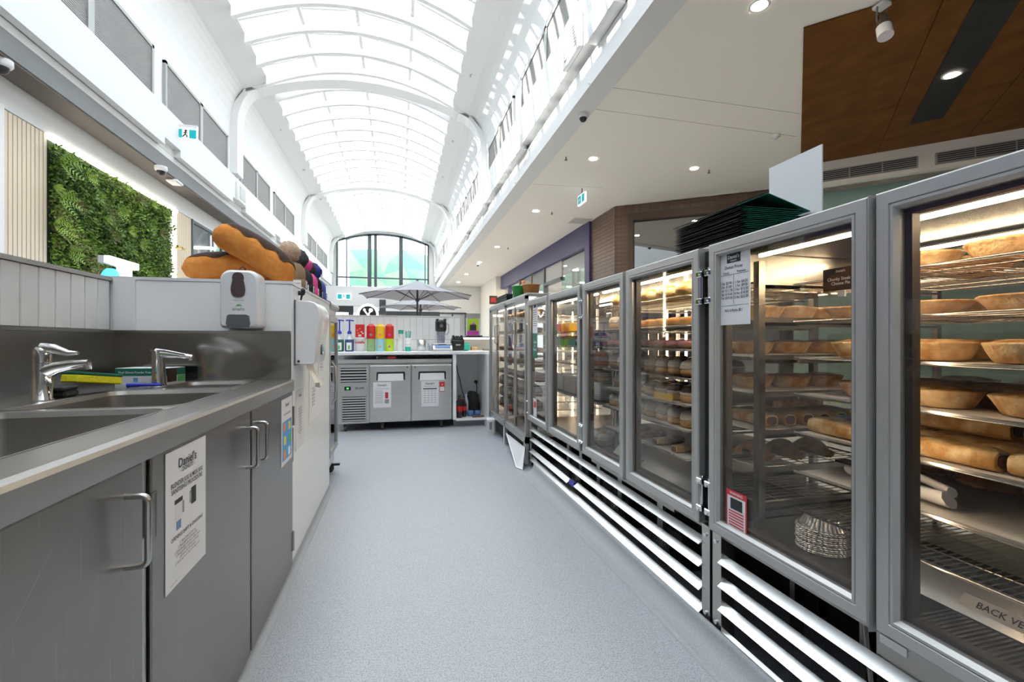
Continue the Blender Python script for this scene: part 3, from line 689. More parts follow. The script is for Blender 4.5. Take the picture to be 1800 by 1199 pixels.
cb = thing('sink_cabinet', 'stainless steel cabinet with hinged doors under the sink benchtop', 'cabinet', (-.85, 1.2, 0))
car = MB().box(-.535, -.512, -.35, YPT - .002, .03, .865).box(XB, -.535, -.35, -.33, .03, .865).box(XB, -.535, YPT - .022, YPT - .002, .03, .865).box(XB, -.535, -.33, YPT - .022, .03, .05)
part(car, 'carcass', 'steel_dark', cb)
pm = MB().box(-.512, -.494, 1.0525, 1.0705, .03, .865); part(pm, 'post', 'steel', cb)
def handle(y, z, h, parent):
    L = .036; x = -.487; r = .0058
    pts = [(x, y, z - h / 2)] + [(x + L - .012 + .012 * math.sin(a), y, z - h / 2 + .012 * 0 + .012 * (1 - math.cos(a))) for a in [PI / 2 * i / 4 for i in range(5)]]
    pts += [(x + L - .012 + .012 * math.cos(a), y, z + h / 2 - .012 + .012 * math.sin(a)) for a in [PI / 2 * i / 4 for i in range(5)]] + [(x, y, z + h / 2)]
    part(MB().tube(pts, r, 10), 'handle', 'steel', parent)
def door(y0, y1, hy, hinge_y):
    d = part(MB().box(-.512, -.487, y0, y1, .035, .862, bev=.003), 'door', 'steel_door', cb)
    handle(hy, .748, .13, d)
    for z in (.745, .15):
        part(MB().cyl((-.486, hinge_y, z - .045), (-.486, hinge_y, z + .045), .007, n=10).box(-.4875, -.485, hinge_y - .012, hinge_y + .012, z - .045, z + .045), 'hinge', 'steel_dark', d)
door(.45, 1.045, .985, .455); door(1.077, 1.716, 1.668, 1.082); door(1.732, 2.352, 1.775, 2.352)

def sheet(name, label, face, at, w, h, cat='notice', mt='paper', group=None, loc=None):
    """thin sheet: at = (x,y,z) of centre"""
    x, y, z = at; t = .0012
    mb = MB()
    if face == '+x': mb.box(x, x + t, y - w / 2, y + w / 2, z - h / 2, z + h / 2)
    elif face == '-x': mb.box(x - t, x, y - w / 2, y + w / 2, z - h / 2, z + h / 2)
    else: mb.box(x - w / 2, x + w / 2, y - t, y, z - h / 2, z + h / 2)
    e = thing(name, label, cat, at, group); part(mb, 'sheet', mt, e)
    def P(u, v, lift=.0022):     # u right, v up from centre
        return (x + lift, y + u, z + v) if face == '+x' else ((x - lift, y - u, z + v) if face == '-x' else (x + u, y - lift, z + v))
    def rect(u0, u1, v0, v1, mt, name='print_block', lift=.0017):
        a = P(u0, v0, lift); b = P(u1, v1, lift); m = MB()
        if face == '-y': m.box(a[0], b[0], a[1], y, a[2], b[2])
        else: m.box(min(a[0], x), max(a[0], x), a[1], b[1], a[2], b[2])
        return part(m, name, mt, e)
    def tx(s, size, u, v, mt='ink', align='CENTER', name='lettering'): return text(s, size, P(u, v), face, mt, e, align, name=name)
    return e, tx, rect
# big A4 notice on the door
e, tx, rect = sheet('notice_sheet', 'white notice about jug sanitising taped to the steel cabinet door', '+x', (-.4865, 1.235, .702), .21, .307)
tx("Daniel's", .030, 0, .118); tx('- DONUTS -', .014, 0, .101); tx('BLENDER JUG & MILK JUG\nSANITISING PROCEDURE', .0145, 0, .068)
rect(-.060, -.030, -.010, .030, 'sign_pink', 'jug_picture'); rect(-.056, -.034, -.030, -.010, 'screen_blue', 'jug_picture'); rect(-.064, -.026, .030, .040, 'ink', 'jug_picture'); rect(-.026, -.018, .0, .028, 'ink_grey', 'jug_picture'); rect(.020, .046, .004, .044, 'ink', 'jug_picture'); rect(.012, .016, .010, .038, 'ink_grey', 'jug_picture'); rect(.012, .020, .034, .038, 'ink_grey', 'jug_picture'); rect(.012, .020, .010, .014, 'ink_grey', 'jug_picture')
tx('OPENING SHIFT & ONGOING', .0125, 0, -.045)
tx('1. Hand rinse out the jug\n2. Rinse again in sanitising sink\n3. Drain the jugs with warm soapy water\n4. Bring sanitiser solution to the jug\nand leave for 60 seconds\n5. Leave jugs to air dry on a clean rack', .0082, 0, -.083, 'ink_grey')
tx('November 2023', .005, -.07, -.142, 'ink_grey')
e, tx, rect = sheet('notice_sheet', 'white notice with a bright blue picture at the far end of the steel cabinet', '+x', (-.4865, 2.232, .70), .20, .29)
tx("Daniel's", .022, 0, .115); tx('HAND WASHING STEPS', .012, 0, .075)
rect(-.085, .085, -.125, .045, 'print_blue', 'picture')
for i, (u, v, c) in enumerate(((-.05, .02, 'print_orange'), (.045, .015, 'print_yellow'), (-.04, -.04, 'print_yellow'), (.05, -.045, 'print_green'), (-.045, -.1, 'print_orange'), (.04, -.1, 'ink_white'))):
    rect(u - .02, u + .02, v - .018, v + .018, c, 'picture_spot', .002)

# ---- tiled upstand behind the bench
up = thing('tiled_upstand', 'low wall of upright grey-white tiles behind the sink benchtop', 'tiled wall', (-1.27, 1.4, 0))
part(MB().box(-1.34, XB - .006, .2, YPT, 0, 1.375), 'core', 'grout', up)
part(MB().box(-1.345, XB + .004, .2, YPT + .002, 1.362, 1.378), 'cap', 'vent_frame', up)
tl = MB().box(-.006, 0, -.0385, .0385, 0, .213, bev=.0025).mesh('tile', 'tile')
y = 2.345
while y > .3:
    link('tile', tl, up, loc=Vector((XB - .0005, y - .0385, 1.148)) - Vector(up.location)); y -= .0805

# ---- white partition cabinet
wp = thing('white_partition', 'white laminate cabinet block at the end of the sink benchtop', 'cabinet', (-.85, 3.0, 0))
part(MB().box(XB - .12, BF, YPT, 3.60, .035, 1.372, bev=.003), 'body', 'laminate', wp)
part(MB().box(XB - .125, BF + .003, YPT - .003, 3.60, 1.372, 1.385), 'top_edge', 'laminate_edge', wp)
part(MB().box(XB + .1, BF - .04, YPT + .02, 3.58, 0, .035), 'plinth', 'machine_dark', wp)
part(MB().box(-1.212, -1.128, YPT - .006, YPT, 1.148, 1.372), 'edge_strip', 'laminate_edge', wp)
for k, z in enumerate((.62,)):
    part(MB().box(BF, BF + .004, YPT + .012, YPT + .03, z - .1, z + .06), 'hinge', 'steel_dark', wp)

# ---- hand wash dispenser
sd = thing('soap_dispenser', 'white wall-mounted hand wash dispenser with grey push bar', 'dispenser', (-.688, YPT - .06, 1.16))
x0, x1, z0, z1 = -.767, -.607, 1.156, 1.418; yb = YPT
def dish(x0, x1, z0, z1, yf, yb, r, n=6):
    mb = MB(); P = []
    for cx, cz, a0, rr in ((x1 - r, z1 - r, 0, r), (x0 + r, z1 - r, PI / 2, r), (x0 + .02, z0 + .02, PI, .02), (x1 - .02, z0 + .02, 1.5 * PI, .02)):
        for i in range(n + 1): a = a0 + PI / 2 * i / n; P.append((cx + rr * math.cos(a), cz + rr * math.sin(a)))
    cx, cz = (x0 + x1) / 2, (z0 + z1) / 2
    lv = [(1, yb), (1, yf + .03), (.985, yf + .014), (.94, yf + .004), (.86, yf)]
    rings = [[(cx + (p[0] - cx) * s, y, cz + (p[1] - cz) * (1 - (1 - s) * .62)) for p in P] for s, y in lv]; m = len(P)
    vs = [q for R in rings for q in R]
    mb.add(vs, [(k * m + i, (k + 1) * m + i, (k + 1) * m + (i + 1) % m, k * m + (i + 1) % m) for k in range(len(lv) - 1) for i in range(m)], 0, True)
    mb.add(rings[-1], [tuple(reversed(range(m)))], 0); return mb
part(dish(x0, x1, z0, z1, yb - .105, yb, .045), 'case', 'white_plastic', sd)
wv = MB(); P = []
for i in range(24):
    a = 2 * PI * i / 24; q = math.sin(a); w = (.0265 if q > .2 else .031) - .005 * math.exp(-((q - .1) / .3) ** 2); P.append((-.690 + w * math.copysign(abs(math.cos(a)) ** .6, math.cos(a)), 1.350 + .055 * math.copysign(abs(q) ** .8, q)))
wv.prism(P, 'y', yb - .1085, yb - .09); part(wv, 'level_window', 'smoked', sd)
part(MB().prism([(-.728, 1.162), (-.648, 1.162), (-.641, 1.176), (-.645, 1.212), (-.655, 1.217), (-.722, 1.217), (-.731, 1.212), (-.735, 1.176)], 'y', yb - .118, yb - .08), 'push_bar', 'grey_plastic', sd)
text('amphy', .019, (-.688, yb - .1065, 1.243), '-y', 'ink_grey', sd); text('HAND WASH', .0075, (-.688, yb - .1065, 1.281), '-y', 'ink_grey', sd)
part(MB().prism([(-.70, 1.256), (-.69, 1.264), (-.68, 1.262), (-.672, 1.254), (-.683, 1.258)], 'y', yb - .1068, yb - .104), 'leaf_mark', 'print_green', sd)
part(MB().torus((0, 0, 0), .011, .003, 16, 8).xf(Matrix.Translation((-.694, yb - .03, 1.428)) @ Matrix.Rotation(PI / 2, 4, 'X')), 'lock_ring', 'black_plastic', sd)

# ---- paper towel dispenser on the aisle side of the partition
pd = thing('towel_dispenser', 'white paper towel dispenser on the side of the white cabinet block', 'dispenser', (BF, 2.56, .985))
prof = [(0, .985), (.085, .985), (.098, .995), (.104, 1.05), (.104, 1.10), (.112, 1.16), (.122, 1.22), (.118, 1.26), (.10, 1.288), (.07, 1.298), (0, 1.298)]
body = MB(); n = len(prof); lv = [(2.425, .94), (2.433, 1.0), (2.70, 1.0), (2.71, .94)]
rings = [[(BF + p[0] * s, y, 1.14 + (p[1] - 1.14) * (.985 if s < 1 else 1)) for p in prof] for y, s in lv]
body.add([q for R in rings for q in R], [(k * n + i, k * n + (i + 1) % n, (k + 1) * n + (i + 1) % n, (k + 1) * n + i) for k in range(3) for i in range(n)], 0, True)
body.add(rings[0], [tuple(reversed(range(n)))], 0); body.add(rings[-1], [tuple(range(n))], 0)
part(body, 'case', 'white_plastic', pd)
part(MB().box(BF, BF + .006, 2.42, 2.715, .98, 1.302), 'back_plate', 'grey_plastic', pd)
part(MB().cyl((BF + .100, 2.56, 1.055), (BF + .112, 2.56, 1.055), .028, n=20), 'level_window', 'smoked', pd)
part(MB().cyl((BF + .02, 2.421, 1.0), (BF + .02, 2.428, 1.0), .006, n=10), 'screw', 'black_plastic', pd)
tw = MB(); g = []
for j in range(8):
    for i in range(7):
        t = j / 7; g.append((BF + .045 + .05 * t * math.sin(t * 2.0) + .02 * math.sin(i * 1.1) * t, 2.47 + i * .033 - .03 * t, .99 - .13 * t + (.03 * t if i in (0, 1) else 0)))
tw.add(g, [(j * 7 + i, j * 7 + i + 1, (j + 1) * 7 + i + 1, (j + 1) * 7 + i) for j in range(7) for i in range(6)], 0, True)
part(tw, 'paper_towel', 'cream', pd)
hk = MB().cyl((BF, 2.52, 1.345), (BF + .02, 2.52, 1.345), .012, n=12).ball((BF + .022, 2.52, 1.352), (.012, .014, .02), 10, 6)
solo(hk.cyl((BF + .018, 2.52, 1.345), (BF + .012, 2.52, 1.308), .007, .004, n=8), 'adhesive_hook', 'black_plastic', 'black stick-on hook above the paper towel dispenser', 'hook', (BF, 2.52, 1.33))
for k, y in enumerate((3.02, 3.10)):
    solo(MB().box(BF, BF + .012, y - .012, y + .012, 1.28, 1.335, bev=.004), 'key_hook', 'grey_plastic', ('left' if k == 0 else 'right') + ' one of two small grey hooks beyond the towel dispenser', 'hook', (BF, y, 1.28), 'small grey hooks')
e, tx, rect = sheet('notice_sheet', 'long white list stuck low on the side of the white cabinet block', '+x', (BF + .001, 2.55, .70), .19, .297)
tx("Daniel's", .02, 0, .12); tx('\n'.join(['Daily cleaning list', 'wipe benches', 'clean fridge seals', 'mop floors', 'restock cups', 'empty bins', 'sanitise sink', 'check dates', 'log temperature', 'lock up']), .0145, 0, -.01, 'ink_grey')
e, tx, rect = sheet('notice_sheet', 'white notice behind the hanging paper towel, beside the long list', '+x', (BF + .001, 2.93, .80), .26, .36)
tx('\n'.join(['Opening', 'turn on lights', 'fill cabinets', 'check stock', 'count float', 'set music']), .02, 0, -.03, 'ink_grey')
e, tx, rect = sheet('notice_sheet', 'small white notice above the others on the white cabinet side', '+x', (BF + .001, 3.22, .93), .21, .2)
tx('\n'.join(['Allergens', 'wheat egg milk', 'soy nuts']), .02, 0, 0, 'ink_grey')

# ---- plush eclairs
def eclair(name, label, c, L, R, tilt, rzz):
    t = thing(name, label, 'plush toy', c, 'plush eclairs')
    n, k = 22, 18; b = MB(); tp = MB(); vs = []; 
    def prof(s):
        e = 1 - abs(2 * s - 1) ** 5.5; return R * max(e, 0) ** .55
    def pt(s, a, g): 
        r = prof(s) * g; return Vector(((s - .5) * L, r * math.cos(a), r * math.sin(a) * 1.02 + .018 * math.sin(s * PI)))
    b.add([pt(.001 + .998 * i / n, 2 * PI * j / k, 1 + .025 * math.sin(i * 2.1 + j)) for i in range(n + 1) for j in range(k)], [(i * k + j, (i + 1) * k + j, (i + 1) * k + (j + 1) % k, i * k + (j + 1) % k) for i in range(n) for j in range(k)], 0, True)
    n2, k2 = 40, 8; g = []
    for i in range(n2 + 1):
        s = .035 + .93 * i / n2; w = (PI * .31 + .13 * math.sin(i * .62)) * min(1, 6 * min(s - .03, .97 - s) + .15)
        for j in range(k2 + 1): g.append(pt(s, PI / 2 + w * (2 * j / k2 - 1), 1.035))
    tp.add(g, [(i * (k2 + 1) + j, (i + 1) * (k2 + 1) + j, (i + 1) * (k2 + 1) + j + 1, i * (k2 + 1) + j + 1) for i in range(n2) for j in range(k2)], 0, True)
    M = Matrix.Rotation(rzz, 4, 'Z') @ Matrix.Rotation(tilt, 4, 'Y')
    b.xf(M); tp.xf(M); part(b, 'bun', 'plush_orange', t, world=False); part(tp, 'topping', 'plush_brown', t, world=False)
    s = MB().box(-.006, .006, -.012, .012, -.002, .03); s.xf(Matrix.Translation(M @ Vector((.1, 0, R)))); return t
eclair('plush_eclair', 'orange plush eclair with brown topping lying flat on the white cabinet', (-.765, 2.52, 1.452), .50, .068, 0, 0)
eclair('plush_eclair', 'orange plush eclair with brown topping tilted over the other one', (-.678, 2.455, 1.518), .405, .072, math.radians(33), math.radians(6))

# ---- beanies in a row
def beanie(label, c, knit, fur, w=.082, h=.145, pom=.058):
    t = thing('beanie', label, 'beanie', c, 'knitted beanies')
    rib = lambda a, r, z: 1 + .045 * math.cos(a * 22)
    prof = [(w * .96, .04), (w, .06), (w * .985, .10), (w * .9, h * .82), (w * .68, h * .98), (w * .3, h * 1.06), (.004, h * 1.08)]
    part(MB().lathe(prof, 88, wob=rib), 'crown', knit, t, world=False)
    part(MB().lathe([(w * .97, 0), (w * 1.08, .002), (w * 1.1, .03), (w * 1.07, .052), (w * .97, .055)], 88, wob=rib), 'cuff', knit, t, world=False)
    if pom: part(MB().ball((0, 0, h * 1.08 + pom * .85), pom, 22, 14, wob=lambda: random.uniform(.90, 1.10)), 'pompom', fur, t, world=False)
    tg = part(MB().box(.035, .075, -w * 1.115, -w * 1.08, .008, .045), 'label_tag', 'paper', t, world=False)
    tg2 = part(MB().box(w * 1.08, w * 1.115, -.02, .02, .008, .045), 'label_tag', 'paper', t, world=False)
    text("Daniel's", .011, (.055, -w * 1.125, .027), '-y', 'ink', t, world=False); t.scale = (1, .80, 1)
zt = 1.385
beanie('tan ribbed beanie with a fluffy tan pompom, nearest in the row', (-.585, 2.74, zt), 'knit_tan', 'fur_tan')
beanie('charcoal ribbed beanie with dark pompom behind the tan one', (-.585, 2.96, zt), 'knit_charcoal', 'fur_grey')
beanie('bright pink ribbed beanie in the middle of the row', (-.585, 3.13, zt), 'knit_pink', 'knit_pink', pom=.05)
beanie('black ribbed beanie between the pink and the blue ones', (-.585, 3.29, zt), 'knit_black', 'fur_grey', pom=.05)
beanie('blue ribbed beanie with navy pompom, farthest in the row', (-.585, 3.47, zt), 'knit_blue', 'fur_navy')

# ---- taps
def tap(label, loc, rz, kind):
    t = thing('mixer_tap', label, 'tap', loc, 'chrome mixer taps', rz)
    if kind == 0:
        part(MB().lathe([(.026, 0), (.026, .004), (.0225, .008), (.0215, .115), (.022, .118)], 24), 'body', 'chrome', t, world=False)
        part(MB().lathe([(.0205, .118), (.0205, .135), (.021, .155), (.016, .162), (.001, .163)], 24), 'cartridge_cap', 'chrome', t, world=False)
        part(MB().tube([(.005, 0, .085), (.04, 0, .100), (.08, 0, .109), (.125, 0, .112)], [.018, .015, .012, .010], 12, flat=1.3), 'spout', 'chrome', t, world=False)
        part(MB().cyl((.118, 0, .112), (.121, 0, .093), .010, n=14), 'aerator', 'chrome', t, world=False)
        part(MB().tube([(0, 0, .158), (.03, 0, .156), (.07, 0, .142), (.095, 0, .143)], [.016, .014, .009, .005], 10, flat=1.2), 'lever', 'chrome', t, world=False)
    else:
        part(MB().lathe([(.027, 0), (.026, .004), (.024, .01), (.024, .02)], 24), 'base', 'chrome', t, world=False)
        part(MB().cyl((0, 0, .005), (-.004, 0, .140), .025, .021, 24), 'body', 'chrome', t, world=False)
        part(MB().tube([(-.01, 0, .132), (.03, 0, .128), (.08, 0, .120), (.122, 0, .114)], [.019, .016, .012, .009], 12), 'spout', 'chrome', t, world=False)
        part(MB().cyl((.112, 0, .112), (.113, 0, .100), .007, n=12), 'aerator', 'chrome', t, world=False)
        part(MB().prism([(-.024, .138), (.03, .136), (.10, .122), (.10, .126), (.02, .144), (-.024, .146)], 'y', -.015, .015), 'lever', 'chrome', t, world=False)
tap('chrome mixer tap with a raised lever nearest the camera', (-1.038, 1.672, ZB), -.10, 0)
tap('slim chrome tap in front of the glove box', (-.942, 2.14, ZB), -.05, 1)

# ---- sponges, glove box, brush
s1 = solo(MB().box(-1.075, -1.02, 1.735, 1.805, ZB + .001, ZB + .022, bev=.006), 'sponge', 'black_matte', 'black sponge lowest of two on the sink edge', 'sponge', (-1.05, 1.77, ZB))
s1 = solo(MB().box(-1.08, -1.02, 1.725, 1.80, ZB + .0225, ZB + .035, bev=.004), 'sponge', 'black_matte', 'black sponge stacked on the other black one by the sink', 'sponge', (-1.05, 1.765, ZB + .0225))
ysp = thing('scouring_sponge', 'yellow sponge with green scouring top resting on black sponges', 'sponge', (-1.03, 1.86, ZB), rz=0)
a = MB().box(-.034, .034, -.074, .074, 0, .026, bev=.003); b = MB().box(-.034, .034, -.074, .074, .0262, .036, bev=.002)
M = Matrix.Translation((0.005, .015, .034)) @ Matrix.Rotation(math.radians(-24), 4, 'Z') @ Matrix.Rotation(math.radians(-8), 4, 'X')
a.xf(M); b.xf(M); part(a, 'foam', 'sponge_yellow', ysp, world=False); part(b, 'scourer', 'scourer_green', ysp, world=False)
gb = thing('glove_box', 'green and white cardboard box of disposable gloves behind the slim tap', 'box', (-1.02, 2.25, ZB), rz=math.radians(-12))
part(MB().box(-.105, .105, -.055, .055, 0, .036), 'lower_half', 'paper', gb, world=False); part(MB().box(-.1055, .1055, -.0555, .0555, .036, .066), 'upper_half', 'box_green', gb, world=False)
part(MB().box(-.104, .104, -.054, .054, .066, .0675), 'lid', 'paper', gb, world=False)
part(MB().box(.1055, .107, -.054, .0, .01, .066), 'end_label', 'box_brown', gb, world=False)
text('Vinyl Gloves Powder Free', .0125, (-.025, -.0562, .05), '-y', 'ink_white', gb, world=False)
part(MB().box(-.03, -.012, -.0562, -.055, .012, .028), 'maker_mark', 'print_blue', gb, world=False)
for k in range(3):
    part(MB().box(.0 + k * .034, .029 + k * .034, -.0562, -.055, .008, .03), 'printed_panel', 'sign_pink', gb, world=False)
part(MB().box(.105, .1068, .006, .05, .008, .034), 'end_mark', 'print_green', gb, world=False)
br = MB().tube([(-1.02, 2.075, ZB + .008), (-.97, 2.07, ZB + .009), (-.90, 2.065, ZB + .008)], [.008, .006, .005], 8)
solo(br, 'dish_brush', 'blue_plastic', 'blue plastic brush handle lying at the foot of the slim tap', 'brush', (-.96, 2.07, ZB))

# ---- glass door fridge beyond the partition
df = thing('drinks_fridge', 'narrow glass-door fridge standing past the white cabinet block', 'fridge', (-.85, 3.86, 0))
fx = BF + .0
part(MB().box(-1.15, fx - .03, 3.62, 4.10, .10, 1.30, bev=.004), 'cabinet_shell', 'fridge_steel', df)
part(MB().box(-1.15, fx - .02, 3.62, 4.10, 1.30, 1.41, bev=.006), 'head_box', 'fridge_steel', df)
part(MB().cyl((fx - .02, 3.64, 1.375), (fx - .02, 4.10, 1.375), .03, n=16), 'head_roll', 'alu_frame', df)
dr = MB()
for (a, b, c, d) in ((3.63, 3.67, .22, 1.29), (4.055, 4.095, .22, 1.29), (3.67, 4.055, .22, .26), (3.67, 4.055, 1.25, 1.29)): dr.box(fx - .028, fx, a, b, c, d)
dd = part(dr, 'door', 'alu_frame', df)
part(MB().box(fx - .018, fx - .012, 3.67, 4.055, .26, 1.25), 'pane', 'glass_dark', dd)
part(MB().tube([(fx + .002, 3.70, .62), (fx + .03, 3.70, .66), (fx + .034, 3.70, .78), (fx + .03, 3.70, .90), (fx + .002, 3.70, .94)], .007, 8), 'handle', 'alu_frame', dd)
part(MB().box(-1.1, fx - .04, 3.64, 4.08, .10, .20), 'base_panel', 'fridge_steel', df)
for y in (3.66, 4.06): part(MB().cyl((fx - .06, y - .012, .036), (fx - .06, y + .012, .036), .034, n=16).box(fx - .08, fx - .04, y - .02, y + .02, .05, .10), 'castor', 'castor', df)
part(MB().box(fx - .05, fx + .02, 4.04, 4.07, .06, .075), 'brake_tab', 'black_plastic', df)

# ================================================================ BACK COUNTER
YF, ZT = 5.80, 0.965
bc = thing('back_counter', 'white countertop with open cubby across the end of the aisle', 'counter', (.2, 6.1, 0))
part(MB().box(-.95, 1.16, YF - .03, 6.46, ZT - .035, ZT, bev=.002), 'countertop', 'laminate', bc)
part(MB().box(.672, .715, YF - .02, 6.44, .10, ZT - .035), 'side_panel', 'laminate', bc)
part(MB().box(1.095, 1.135, YF - .12, 6.44, 0, ZT - .035), 'side_panel', 'laminate', bc)
part(MB().box(.715, 1.095, YF - .02, 6.44, .085, .11), 'cubby_floor', 'laminate', bc)
part(MB().box(.715, 1.095, 6.42, 6.44, .11, ZT - .035), 'cubby_back', 'laminate', bc)
part(MB().box(.69, 1.1, YF + .08, 6.44, 0, .085), 'plinth', 'cove_vinyl', bc)
part(MB().box(-.95, .672, 6.40, 6.44, 0, ZT - .035), 'back_panel', 'laminate', bc)
# tiled wall behind the counter
tw_ = thing('tiled_wall', 'white upright-tiled wall behind the back counter', 'tiled wall', (0, 6.52, 0))
part(MB().box(-1.2, .86, 6.50, 6.58, 0, 1.44), 'core', 'grout', tw_)
part(MB().box(-1.2, .865, 6.488, 6.59, 1.44, 1.452), 'cap', 'laminate_edge', tw_)
bt2 = MB().box(-.0425, .0425, -.006, 0, 0, .315, bev=.002).mesh('tile', 'tile'); bt3 = MB().box(-.0425, .0425, -.006, 0, 0, .15, bev=.002).mesh('tile', 'tile')
for i in range(24):
    x = .815 - i * .0875
    link('tile', bt2, tw_, loc=Vector((x, 6.4995, 1.123)) - Vector(tw_.location)); link('tile', bt3, tw_, loc=Vector((x, 6.4995, .968)) - Vector(tw_.location))

# undercounter freezer
fz = thing('undercounter_fridge', 'stainless two-door fridge on castors under the back counter', 'fridge', (-.02, 6.1, 0))
xa, xb, z0, z1 = -.705, .660, .10, .875
part(MB().box(xa, xb, YF + .02, 6.38, z0, z1 - .055, bev=.002), 'shell', 'fridge_steel', fz)
part(MB().box(xa - .003, xb + .003, YF - .005, 6.38, z1 - .05, z1, bev=.004), 'top', 'fridge_steel', fz)
gp_ = MB().box(xa, -.345, YF, YF + .02, z0, z1 - .06); gpo = part(gp_, 'grille_panel', 'fridge_steel', fz)
def fins(x0, x1, za, zb, n, nm):
    part(MB().box(x0, x1, YF - .003, YF, za, zb), 'vent_opening', 'black_matte', gpo)
    for i in range(n):
        z = za + (i + .5) * (zb - za) / n; part(MB().prism([(YF - .008, z - .007), (YF - .004, z + .007), (YF - .002, z + .007), (YF - .002, z - .007)], 'x', x0, x1), 'vent_slat', 'vent_frame', gpo)
fins(-.672, -.375, .60, .775, 5, 'upper'); fins(-.650, -.385, .125, .425, 10, 'lower')
part(MB().box(-.665, -.372, YF - .004, YF, .428, .436).box(-.660, -.652, YF - .004, YF, .12, .43).box(-.382, -.372, YF - .004, YF, .12, .43), 'grille_frame', 'vent_frame', gpo)
part(MB().box(-.628, -.555, YF - .006, YF, .505, .550), 'display', 'black_plastic', gpo); part(MB().box(-.602, -.578, YF - .008, YF - .005, .518, .538), 'display_digits', 'screen_green', gpo)
text('SKOPE', .036, (-.455, YF - .0055, .527), '-y', 'ink', fz)
for k, (a, b) in enumerate(((-.335, .150), (.162, .655))):
    d = part(MB().box(a, b, YF - .035, YF + .018, z0 + .01, z1 - .075, bev=.004), 'door', 'fridge_steel', fz)
    c = (a + b) / 2 + .0
    part(MB().prism([(c - .165, .62), (c - .165, .712), (c - .155, .722), (c + .165, .722), (c + .175, .712), (c + .175, .62), (c + .158, .62), (c + .150, .70), (c - .142, .70), (c - .150, .62)], 'y', YF - .0375, YF - .03), 'handle_recess', 'black_plastic', d)
    part(MB().add([(c - .150, YF - .036, .615), (c + .158, YF - .036, .615), (c + .152, YF - .039, .70), (c - .144, YF - .039, .70)], [(0, 1, 2, 3)]).box(c - .150, c + .158, YF - .0375, YF - .035, .612, .62), 'pull_plate', 'laminate', d)
    part(MB().cyl(((b - .04) if k == 0 else (a + .04), YF - .038, .775), ((b - .04) if k == 0 else (a + .04), YF - .034, .775), .009, n=12), 'lock', 'grey_plastic', d)
for x in (-.62, -.19, .53):
    part(MB().cyl((x - .014, YF + .05, .036), (x + .014, YF + .05, .036), .035, n=18).box(x - .022, x + .022, YF + .03, YF + .08, .06, z0), 'castor', 'castor', fz)
e, tx, rect = sheet('notice_sheet', 'white sheet with two small pictures on the left fridge door', '-y', (-.19, YF - .036, .443), .21, .31)
tx("Daniel's", .035, 0, .118); tx('WATER MACHINE GUIDE', .013, 0, .075, 'ink_grey'); rect(.035, .072, -.045, .03, 'ink_red', 'picture'); rect(.03, .08, -.105, -.055, 'ink_grey', 'picture')
for k in range(9): rect(-.085, .01, .045 - k * .018, .05 - k * .018, 'ink_grey', 'text_line')
e, tx, rect = sheet('notice_sheet', 'white sheet with a table on the right fridge door', '-y', (.385, YF - .036, .443), .215, .32)
tx("Daniel's", .035, 0, .125); tx('TEMPERATURE CONTROL', .013, 0, .092, 'ink_grey'); rect(-.085, .085, .055, .068, 'ink', 'table_head')
for k in range(6):
    for q in range(4): rect(-.075 + q * .042, -.05 + q * .042, .03 - k * .028, .036 - k * .028, 'ink_grey', 'text_line')
e, tx, rect = sheet('red_tag', 'small red and white tag beside the sheet on the right fridge door', '-y', (.535, YF - .036, .525), .068, .125, 'tag', 'ink_red')
rect(-.028, .028, -.055, .0, 'paper', 'white_square'); tx('v', .035, 0, .03, 'ink_white')
st = thing('staple_gun', 'black and red hand tool lying on top of the fridge', 'tool', (-.14, YF + .02, z1 + .001))
part(MB().box(-.26, -.13, YF + .005, YF + .04, z1 + .001, z1 + .042, bev=.008).box(-.27, -.20, YF + .005, YF + .04, z1 + .015, z1 + .05, bev=.006), 'body', 'black_plastic', st); part(MB().box(-.135, -.03, YF + .002, YF + .042, z1 + .004, z1 + .036, bev=.012), 'grip', 'red_plastic', st)
part(MB().box(-.255, -.245, YF + .003, YF + .006, z1 + .02, z1 + .03), 'button', 'paper', st)

# cubby contents
def bottle(label, c, h, r, body, cap, lab, group):
    t = thing('drink_bottle', label, 'bottle', c, group)
    part(MB().lathe([(.001, 0), (r * .92, 0), (r, .012), (r, h * .58), (r * .85, h * .66), (r * .4, h * .84), (r * .36, h * .93), (.001, h * .935)], 18), 'bottle_body', body, t, world=False)
    part(MB().lathe([(r * 1.012, h * .30), (r * 1.015, h * .52)], 18), 'label_band', lab, t, world=False)
    part(MB().lathe([(r * .42, h * .92), (r * .44, h), (.001, h)], 14), 'cap', cap, t, world=False); return t
bottle('cola bottle with red label standing left in the cubby', (.765, YF + .06, .111), .29, .038, 'cola', 'black_plastic', 'red_plastic', 'bottles in the cubby')
bottle('cola bottle with red label standing right of the other one', (.835, YF + .13, .111), .27, .036, 'cola', 'black_plastic', 'red_plastic', 'bottles in the cubby')
bottle('clear water bottle lying behind the cola bottles', (.885, YF + .30, .111), .30, .034, 'clear_plastic', 'screen_blue', 'clear_plastic', 'bottles in the cubby')
for k, (x, y, r) in enumerate(((.925, .17, .045), (1.025, .19, .042))):
    solo(MB().lathe([(.001, 0), (r, 0), (r * 1.02, r * 1.2), (r * .8, r * 1.6), (.001, r * 1.6)], 18, (x, YF + y, .111)), 'glass_jar', 'screen_blue', ('left' if k == 0 else 'right') + ' small blue-grey jar on the cubby floor', 'jar', (x, YF + y, .111), 'jars in the cubby')
